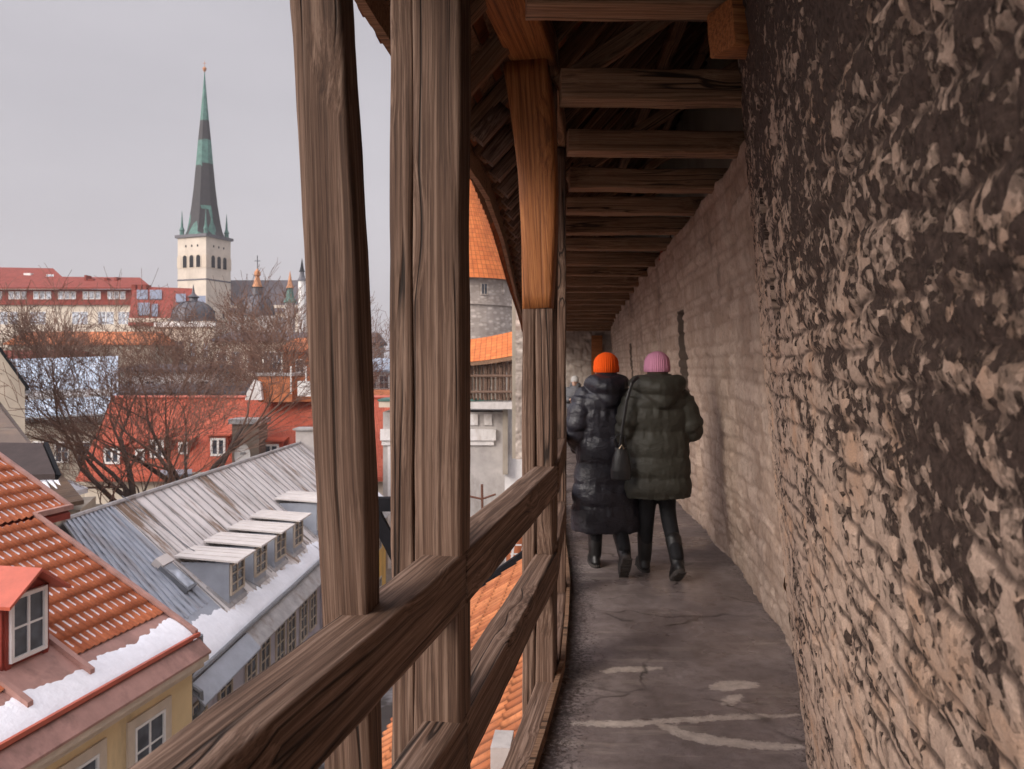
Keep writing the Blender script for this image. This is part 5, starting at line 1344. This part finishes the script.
# ============================================================= people
def person(label, loc, rz, S, coat, hat, hem, hemw, arms, legs, hatz, colr='coat', group=None, trouser='trouser', hood=True, hoodw=.16, long=False, bootm='boot', haircol='hair', seams=.16, hatr=.101):
    """metres for a 1.68 m figure, scaled by S; faces +Y before rz. legs: list of (x, ankle_y, ankle_z, pitch, knee_y)"""
    t = thing('person', label, 'person', loc, group); t.rotation_euler = (0,0,rz)
    MX = Matrix.Scale(S,4)
    def fin(mb, name, mat, vox, sm, parent=None, smooth=True, tweak=None):
        mb.xf(MX); me = remeshed(mb, vox, sm)
        if tweak: tweak(me)
        for m_ in (mat if isinstance(mat,list) else [mat]): me.materials.append(m_)
        me.polygons.foreach_set('use_smooth',[True]*len(me.polygons))
        o = bpy.data.objects.new(name, me); COL.objects.link(o); o.parent = parent or t
        return o
    # ---- body
    b = MB(); hz = hatz
    b.capsule([(0,0,.86),(0,-.01,1.05),(0,0,1.25),(0,0,1.36)],[.135,.115,.13,.10],20)
    b.capsule([(0,0,1.36),(0,.005,1.45),(0,.015,1.50)],[.06,.052,.055],14)
    c = (0,.02,hz-.11)
    rg=[]
    for q,a_,b_,cy in ((-.115,.02,.025,.05),(-.108,.045,.05,.04),(-.09,.058,.072,.03),(-.06,.066,.084,.02),(-.02,.072,.092,.012),(.03,.076,.098,.004),(.07,.072,.092,0),(.10,.052,.07,-.002),(.116,.02,.03,-.002)):
        rg.append((c[0],c[1]+cy-.01,c[2]+q,a_,b_))
    b.rings(rg,24,2.1)
    b.capsule([(0,c[1]+.085,c[2]+.015),(0,c[1]+.112,c[2]-.022)],[.010,.014],8,3)   # nose
    for s in (-1,1):
        b.capsule([(s*.074,c[1],c[2]+.02),(s*.080,c[1]-.012,c[2]-.002),(s*.076,c[1],c[2]-.03)],[.010,.013,.009],8,3)   # ears
        b.capsule([(s*.022,c[1]+.094,c[2]-.052),(0,c[1]+.100,c[2]-.05)],[.006,.008],8,3)   # lips
    for (x,ay,az,pt,ky) in legs:
        hip=(x*.85,0,.86); b.capsule([hip,(x*.95,ky,.47*1.0+az*.25),(x,ay,az+.09)],[.082,.052,.036],14)
    for side,pts in arms:
        b.capsule([(side*.15,0,1.34)]+pts,[.05]+[.04,.032,.025][:len(pts)],12)
        w=Vector(pts[-1]); dv=(w-Vector(pts[-2])).normalized(); ax=dv.cross(Vector((0,0,1))).normalized(); nn=ax.cross(dv)
        pc=w+dv*.05; b.capsule([w,w+dv*.03,pc+dv*.03],[.024,.032,.030],10,3)
        for k,(o_,L) in enumerate(((-.027,.062),(-.009,.072),(.009,.068),(.027,.055))):
            r0=pc+dv*.03+ax*o_; b.capsule([r0,r0+dv*L*.5-nn*.008,r0+dv*L*.8-nn*.03],[.0095,.0085,.007],8,3)
        r0=w+dv*.03-ax*.028*side; b.capsule([r0,r0+dv*.035-ax*.022*side,r0+dv*.06-ax*.022*side-nn*.012],[.012,.010,.008],8,3)
    body=fin(b,'body',M['skin'],.0075,2)
    m=MB()
    for s in (-1,1): m.capsule([(s*.03,c[1]+.088,c[2]+.008),(s*.03,c[1]+.0885,c[2]+.0085)],[.010,.010],8,2)
    m.xf(MX); o=m.build('eyes',M['white'],None); o.parent=t
    # hair: cap at the nape, below the hat
    m=MB(); m.rings([(0,c[1]-.02,c[2]-.12,.05,.03),(0,c[1]-.02,c[2]-.08,.074,.075),(0,c[1]-.015,c[2]-.0,.083,.092),(0,c[1]-.015,c[2]+.06,.078,.09),(0,c[1]-.01,c[2]+.10,.05,.06)],20,2.1)
    fin(m,'hair',M[haircol],.009,3)
    # ---- knitted hat
    m=MB(); r=hatr
    rg=[(0,c[1]-.006,c[2]-.012,r*.93,r*1.02),(0,c[1]-.006,c[2]-.004,r*.99,r*1.08),(0,c[1]-.006,c[2]+.036,r*.985,r*1.07),(0,c[1]-.006,c[2]+.042,r*.95,r*1.03),
        (0,c[1]-.008,c[2]+.07,r*.95,r*1.0),(0,c[1]-.010,c[2]+.10,r*.85,r*.88),(0,c[1]-.012,c[2]+.125,r*.62,r*.66),(0,c[1]-.014,c[2]+.142,r*.32,r*.34),(0,c[1]-.014,c[2]+.146,r*.08,r*.08)]
    n=72; vs=[];fs=[]
    for (cx,cy,z,a,bb) in rg:
        for k in range(n):
            th=2*math.pi*k/n; q=1+.018*math.sin(th*24)+.008*math.sin(th*3+z*30); vs.append(((cx+a*q*math.cos(th)),(cy+bb*q*math.sin(th))-0,z))
    for i in range(len(rg)-1):
        for k in range(n): fs.append((i*n+k,i*n+(k+1)%n,(i+1)*n+(k+1)%n,(i+1)*n+k))
    fs.append(tuple(range((len(rg)-1)*n,len(rg)*n))); m.add(vs,fs); m.xf(MX)
    me=m.mesh('hat'); 
    for v in me.vertices: v.co -= Vector((0,c[1]*S,0))
    me.materials.append(M[hat]); me.polygons.foreach_set('use_smooth',[True]*len(me.polygons))
    o=bpy.data.objects.new('hat',me); COL.objects.link(o); o.parent=t; o.location=(0,c[1]*S,0)
    # ---- coat
    m=MB(); rg=[]; top=1.40; zs=np.linspace(hem,top,int((top-hem)/.012))
    key_z=[hem,hem+(1.0-hem)*.45,1.0,1.12,1.24,1.33,1.38,top]; ka=[hemw,hemw*.97,.235,.225,.24,.235,.19,.12]; kb=[.185,.18,.165,.155,.16,.15,.13,.10]
    for z in zs:
        a=float(np.interp(z,key_z,ka)); bb=float(np.interp(z,key_z,kb)); ph=(z-hem)/seams
        bl=.020*(abs(math.sin(math.pi*(ph+.12*math.sin(z*9))))**.5-.75); rg.append((0,-.005,z,a+bl,bb+bl))
    rg.append((0,0,top+.05,.085,.085)); rg.append((0,.0,top+.10,.075,.078))
    m.rings(rg,56,2.25)
    for side,pts in arms:
        rr=[.098,.092,.072]; P_=[(side*.175,-.005,1.335)]+pts[:2]
        m.capsule(P_,rr[:len(P_)],22,10,bulge=.022,nb=6)
    if hood:
        m.capsule([(-hoodw*.72,.03,top+.055),(-hoodw*.55,-.06,top+.05),(0,-.125,top+.02),(hoodw*.55,-.06,top+.05),(hoodw*.72,.03,top+.055)],[.05,.075,.088,.075,.05],20,7)
        m.capsule([(-hoodw*.4,-.10,top-.02),(0,-.15,top-.075),(hoodw*.4,-.10,top-.02)],[.05,.062,.05],18,6)
        m.capsule([(-.07,.05,top+.08),(-.08,-.03,top+.095),(0,-.075,top+.095),(.08,-.03,top+.095),(.07,.05,top+.08)],[.032,.036,.038,.036,.032],14,5)
    def wr(me):
        nv=len(me.vertices); co=np.empty(nv*3,np.float32); me.vertices.foreach_get('co',co); co=co.reshape(-1,3).astype(float)
        no=np.empty(nv*3,np.float32); me.vertices.foreach_get('normal',no); no=no.reshape(-1,3)
        # vertical puckers gathering at the seams
        w=fbm(co[:,0]*17,co[:,1]*17,co[:,2]*5,seed=8,o=3)*.0045+fbm(co[:,0]*6,co[:,1]*6,co[:,2]*12,seed=9,o=3)*.005
        sm_=np.abs(np.cos(math.pi*(co[:,2]/S-hem)/seams))**2
        w=w+sm_*.010*fbm(co[:,0]*26,co[:,1]*26,co[:,2]*4,seed=12,o=2)+.010*fbm(co[:,0]*7+co[:,2]*6,co[:,1]*7,co[:,2]*9,seed=19,o=3)
        co=co+no*w[:,None]; me.vertices.foreach_set('co',co.reshape(-1).astype(np.float32)); me.update()
    fin(m,'coat',M[coat],.0085,3,tweak=wr)
    # ---- trousers and boots
    m=MB()
    for (x,ay,az,pt,ky) in legs: m.capsule([(x*.85,0,.86),(x*.95,ky,.47+az*.25),(x,ay,az+.13)],[.092,.064,.050],16)
    fin(m,'trousers',M[trouser],.009,2)
    for (x,ay,az,pt,ky) in legs:
        m=MB(); m.capsule([(0,0,.27),(0,-.004,.16),(0,.0,.075)],[.062,.056,.05],16,4)
        rg=[(0,.0,.0,.03,.05)]
        m.rings([(0,.055,.012,.042,.125),(0,.055,.03,.046,.13),(0,.05,.055,.043,.115),(0,.03,.085,.038,.08),(0,.01,.11,.034,.055)],24,2.6)
        Mr=Matrix.Translation(Vector((x,ay,az)))@Matrix.Translation((0,.0,.09))@Matrix.Rotation(-R(pt),4,'X')@Matrix.Translation((0,0,-.09))
        m.xf(Mr); bo=fin(m,'boot',M[bootm],.007,2)
        m=MB(); m.rings([(0,.055,-.012,.040,.126),(0,.055,-.004,.045,.132),(0,.055,.014,.046,.132)],24,2.6)
        for k in range(7): m.abox(-.036,.036,-.06+k*.036-.009,-.06+k*.036+.009,-.019,-.0125)
        m.xf(MX@Mr); so_=m.build('sole',M['sole'],None); so_.parent=bo
        for k in range(4):
            pass
    return t
# orange-hatted woman, long glossy coat
Ya=6.28; pa=Vector(((606.5-HX)/F*Ya, Ya, .012))
wa = person('woman in orange knit hat and long glossy black puffer coat, walking away', pa, R(4), 1.0, 'coat_black','knit_orange', .30,.278,
    [(-1,[(-.235,-.03,1.10),(-.18,.14,.93),(-.15,.2,.91)]),(1,[(.235,-.02,1.12),(.21,.16,1.02),(.18,.22,1.04)])],
    [(-.07,.12,.0,0,.08),(.09,-.24,.085,50,.06)], 1.66, hoodw=.17, seams=.185)
Yb_=6.12; pb=Vector(((657.5-HX)/F*Yb_, Yb_, .012))
wb = person('woman in pink knit hat and hooded olive puffer jacket, walking away on the right', pb, R(5), 1.0, 'coat_olive','knit_pink', .59,.256,
    [(-1,[(-.235,-.02,1.14),(-.22,.14,.99),(-.19,.2,1.0)]),(1,[(.255,-.03,1.12),(.245,.17,1.08),(.12,.25,1.1)])],
    [(-.065,.14,.0,-4,.08),(.095,-.20,.045,34,.04)], 1.665, hoodw=.235, seams=.165)
wc = person('distant person in pale hat, grey jacket and jeans, left of the orange-hatted woman', Vector(((575-HX)/F*19.6,19.6,-.30)), R(165), .98, 'coat_grey','knit_white', .72,.19,
    [(-1,[(-.22,-.0,1.10),(-.14,.16,1.0),(-.05,.2,1.03)]),(1,[(.22,.0,1.12),(.12,.2,1.1),(.04,.24,1.12)])],
    [(-.07,.05,.0,0,.02),(.07,-.04,.0,0,.02)], 1.665, hood=True, hoodw=.12, seams=.3, trouser='jeans')
# black handbag hanging between them
hb = thing('handbag', 'black leather bucket bag on a long shoulder strap at the olive jacket', 'handbag', pb+Vector((-.27,-.14,.75)))
def bp(px,py,Y=5.93): return at(px,py,Y)
m=MB(); c=bp(621,463); 
rg=[(c.x,c.y,c.z-.125,.055,.04),(c.x,c.y,c.z-.12,.075,.05),(c.x,c.y,c.z-.05,.078,.055),(c.x,c.y,c.z+.04,.062,.045),(c.x,c.y,c.z+.09,.045,.03),(c.x,c.y,c.z+.115,.05,.025)]
m.rings(rg,28,2.4); me=remeshed(m,.006,2); link_mesh('bag_body',me,M['leather'],hb,None,True)
m=MB(); m.tube([bp(616,447,5.9),bp(614,440,5.9),bp(618,434,5.88),bp(625,436,5.88),bp(626,446,5.9)],.006,6); m.build('handle',M['leather'],hb)
m=MB(); pts=[bp(620,447,5.93),bp(623,425,5.93),bp(627,400,5.92),bp(632,383,5.93),bp(638,377,6.0)]; m.tube(pts,.011,6,sq=.4); m.build('strap',M['leather'],hb)
m=MB(); m.tube([bp(619,449,5.895),bp(622,445,5.895),bp(624,449,5.895)],.006,6); m.build('buckle',M['brass'],hb)

# ------------------------------------------------------------- damp air over the town
m=MB().abox(-450,450,-310,880,-11,120); mt=bpy.data.materials.new('town_haze'); mt.use_nodes=True; ht_=mt.node_tree; ht_.nodes.remove(ht_.nodes['Principled BSDF'])
pv=ht_.nodes.new('ShaderNodeVolumePrincipled'); pv.inputs['Density'].default_value=.0003; pv.inputs['Color'].default_value=(.92,.90,.93,1)
ht_.links.new(pv.outputs[0],ht_.nodes['Material Output'].inputs['Volume'])
setp(m.build('haze',mt),kind='stuff')
# ============================================================= light, sky, camera
w = bpy.data.worlds.new('World'); scene.world = w; w.use_nodes = True; nt = w.node_tree
bg = nt.nodes['Background']; sky = nt.nodes.new('ShaderNodeTexSky'); sky.sky_type='NISHITA'; sky.sun_disc=False
SE, SR = 26, -132
sky.sun_elevation=R(SE); sky.sun_rotation=R(SR); sky.air_density=1.5; sky.dust_density=4.; sky.ozone_density=1.
bg.inputs['Strength'].default_value=.1
tc=nt.nodes.new('ShaderNodeTexCoord'); mp=nt.nodes.new('ShaderNodeMapping'); mp.inputs['Scale'].default_value=(1,1,3.2)
nt.links.new(tc.outputs['Generated'],mp.inputs['Vector'])
nz_=nt.nodes.new('ShaderNodeTexNoise'); nz_.inputs['Scale'].default_value=1.6; nz_.inputs['Detail'].default_value=5; nz_.inputs['Roughness'].default_value=.5
nt.links.new(mp.outputs[0],nz_.inputs['Vector'])
rp=nt.nodes.new('ShaderNodeValToRGB'); rp.color_ramp.elements[0].position=.32; rp.color_ramp.elements[0].color=(3.3,3.13,3.38,1); rp.color_ramp.elements[1].position=.72; rp.color_ramp.elements[1].color=(4.0,3.8,4.06,1)
nt.links.new(nz_.outputs['Fac'],rp.inputs[0])
mx=nt.nodes.new('ShaderNodeMix'); mx.data_type='RGBA'; mx.inputs[0].default_value=.93
nt.links.new(sky.outputs[0],mx.inputs[6]); nt.links.new(rp.outputs[0],mx.inputs[7]); sp=nt.nodes.new('ShaderNodeSeparateXYZ'); nt.links.new(tc.outputs['Generated'],sp.inputs[0])
zr=nt.nodes.new('ShaderNodeMapRange'); zr.inputs[1].default_value=.40; zr.inputs[2].default_value=1.; zr.inputs[3].default_value=1.; zr.inputs[4].default_value=2.3
nt.links.new(sp.outputs[2],zr.inputs[0])
dt=nt.nodes.new('ShaderNodeVectorMath'); dt.operation='DOT_PRODUCT'; dt.inputs[1].default_value=(math.sin(R(SR))*math.cos(R(SE)),math.cos(R(SR))*math.cos(R(SE)),math.sin(R(SE)))
nt.links.new(tc.outputs['Generated'],dt.inputs[0])
dr=nt.nodes.new('ShaderNodeMapRange'); dr.interpolation_type='SMOOTHSTEP'; dr.inputs[1].default_value=.2; dr.inputs[2].default_value=1.; dr.inputs[3].default_value=1.; dr.inputs[4].default_value=3.
nt.links.new(dt.outputs['Value'],dr.inputs[0])
mm_=nt.nodes.new('ShaderNodeMath'); mm_.operation='MULTIPLY'; nt.links.new(zr.outputs[0],mm_.inputs[0]); nt.links.new(dr.outputs[0],mm_.inputs[1])
vm=nt.nodes.new('ShaderNodeVectorMath'); vm.operation='SCALE'
nt.links.new(mx.outputs[2],vm.inputs[0]); nt.links.new(mm_.outputs[0],vm.inputs['Scale']); nt.links.new(vm.outputs[0],bg.inputs['Color'])
sl_=bpy.data.lights.new('sun','SUN'); sl_.energy=1.5; sl_.angle=R(22); sl_.color=(1.,.93,.86)
so_=bpy.data.objects.new('sun',sl_); COL.objects.link(so_); so_.location=(-30,0,60)
az=R(SR); dirv=Vector((math.sin(az)*math.cos(R(SE)),math.cos(az)*math.cos(R(SE)),math.sin(R(SE))))
so_.rotation_euler=dirv.to_track_quat('Z','Y').to_euler()
cd=bpy.data.cameras.new('camera'); cam=bpy.data.objects.new('camera',cd); COL.objects.link(cam); scene.camera=cam
cam.location=(0,0,EYE); cam.rotation_euler=(R(90),0,0)
cd.sensor_width=36; cd.lens=36*F/1024; cd.shift_y=-(384.5-HY)/1024; cd.clip_start=.05; cd.clip_end=3000
cd.dof.use_dof=True; cd.dof.focus_distance=2.6; cd.dof.aperture_fstop=9
vs_=scene.view_settings; vs_.view_transform='Standard'; vs_.look='None'; vs_.exposure=.62; vs_.gamma=1; vs_.use_curve_mapping=False
scene.cycles.use_denoising=True; scene.cycles.max_bounces=8; scene.cycles.diffuse_bounces=5
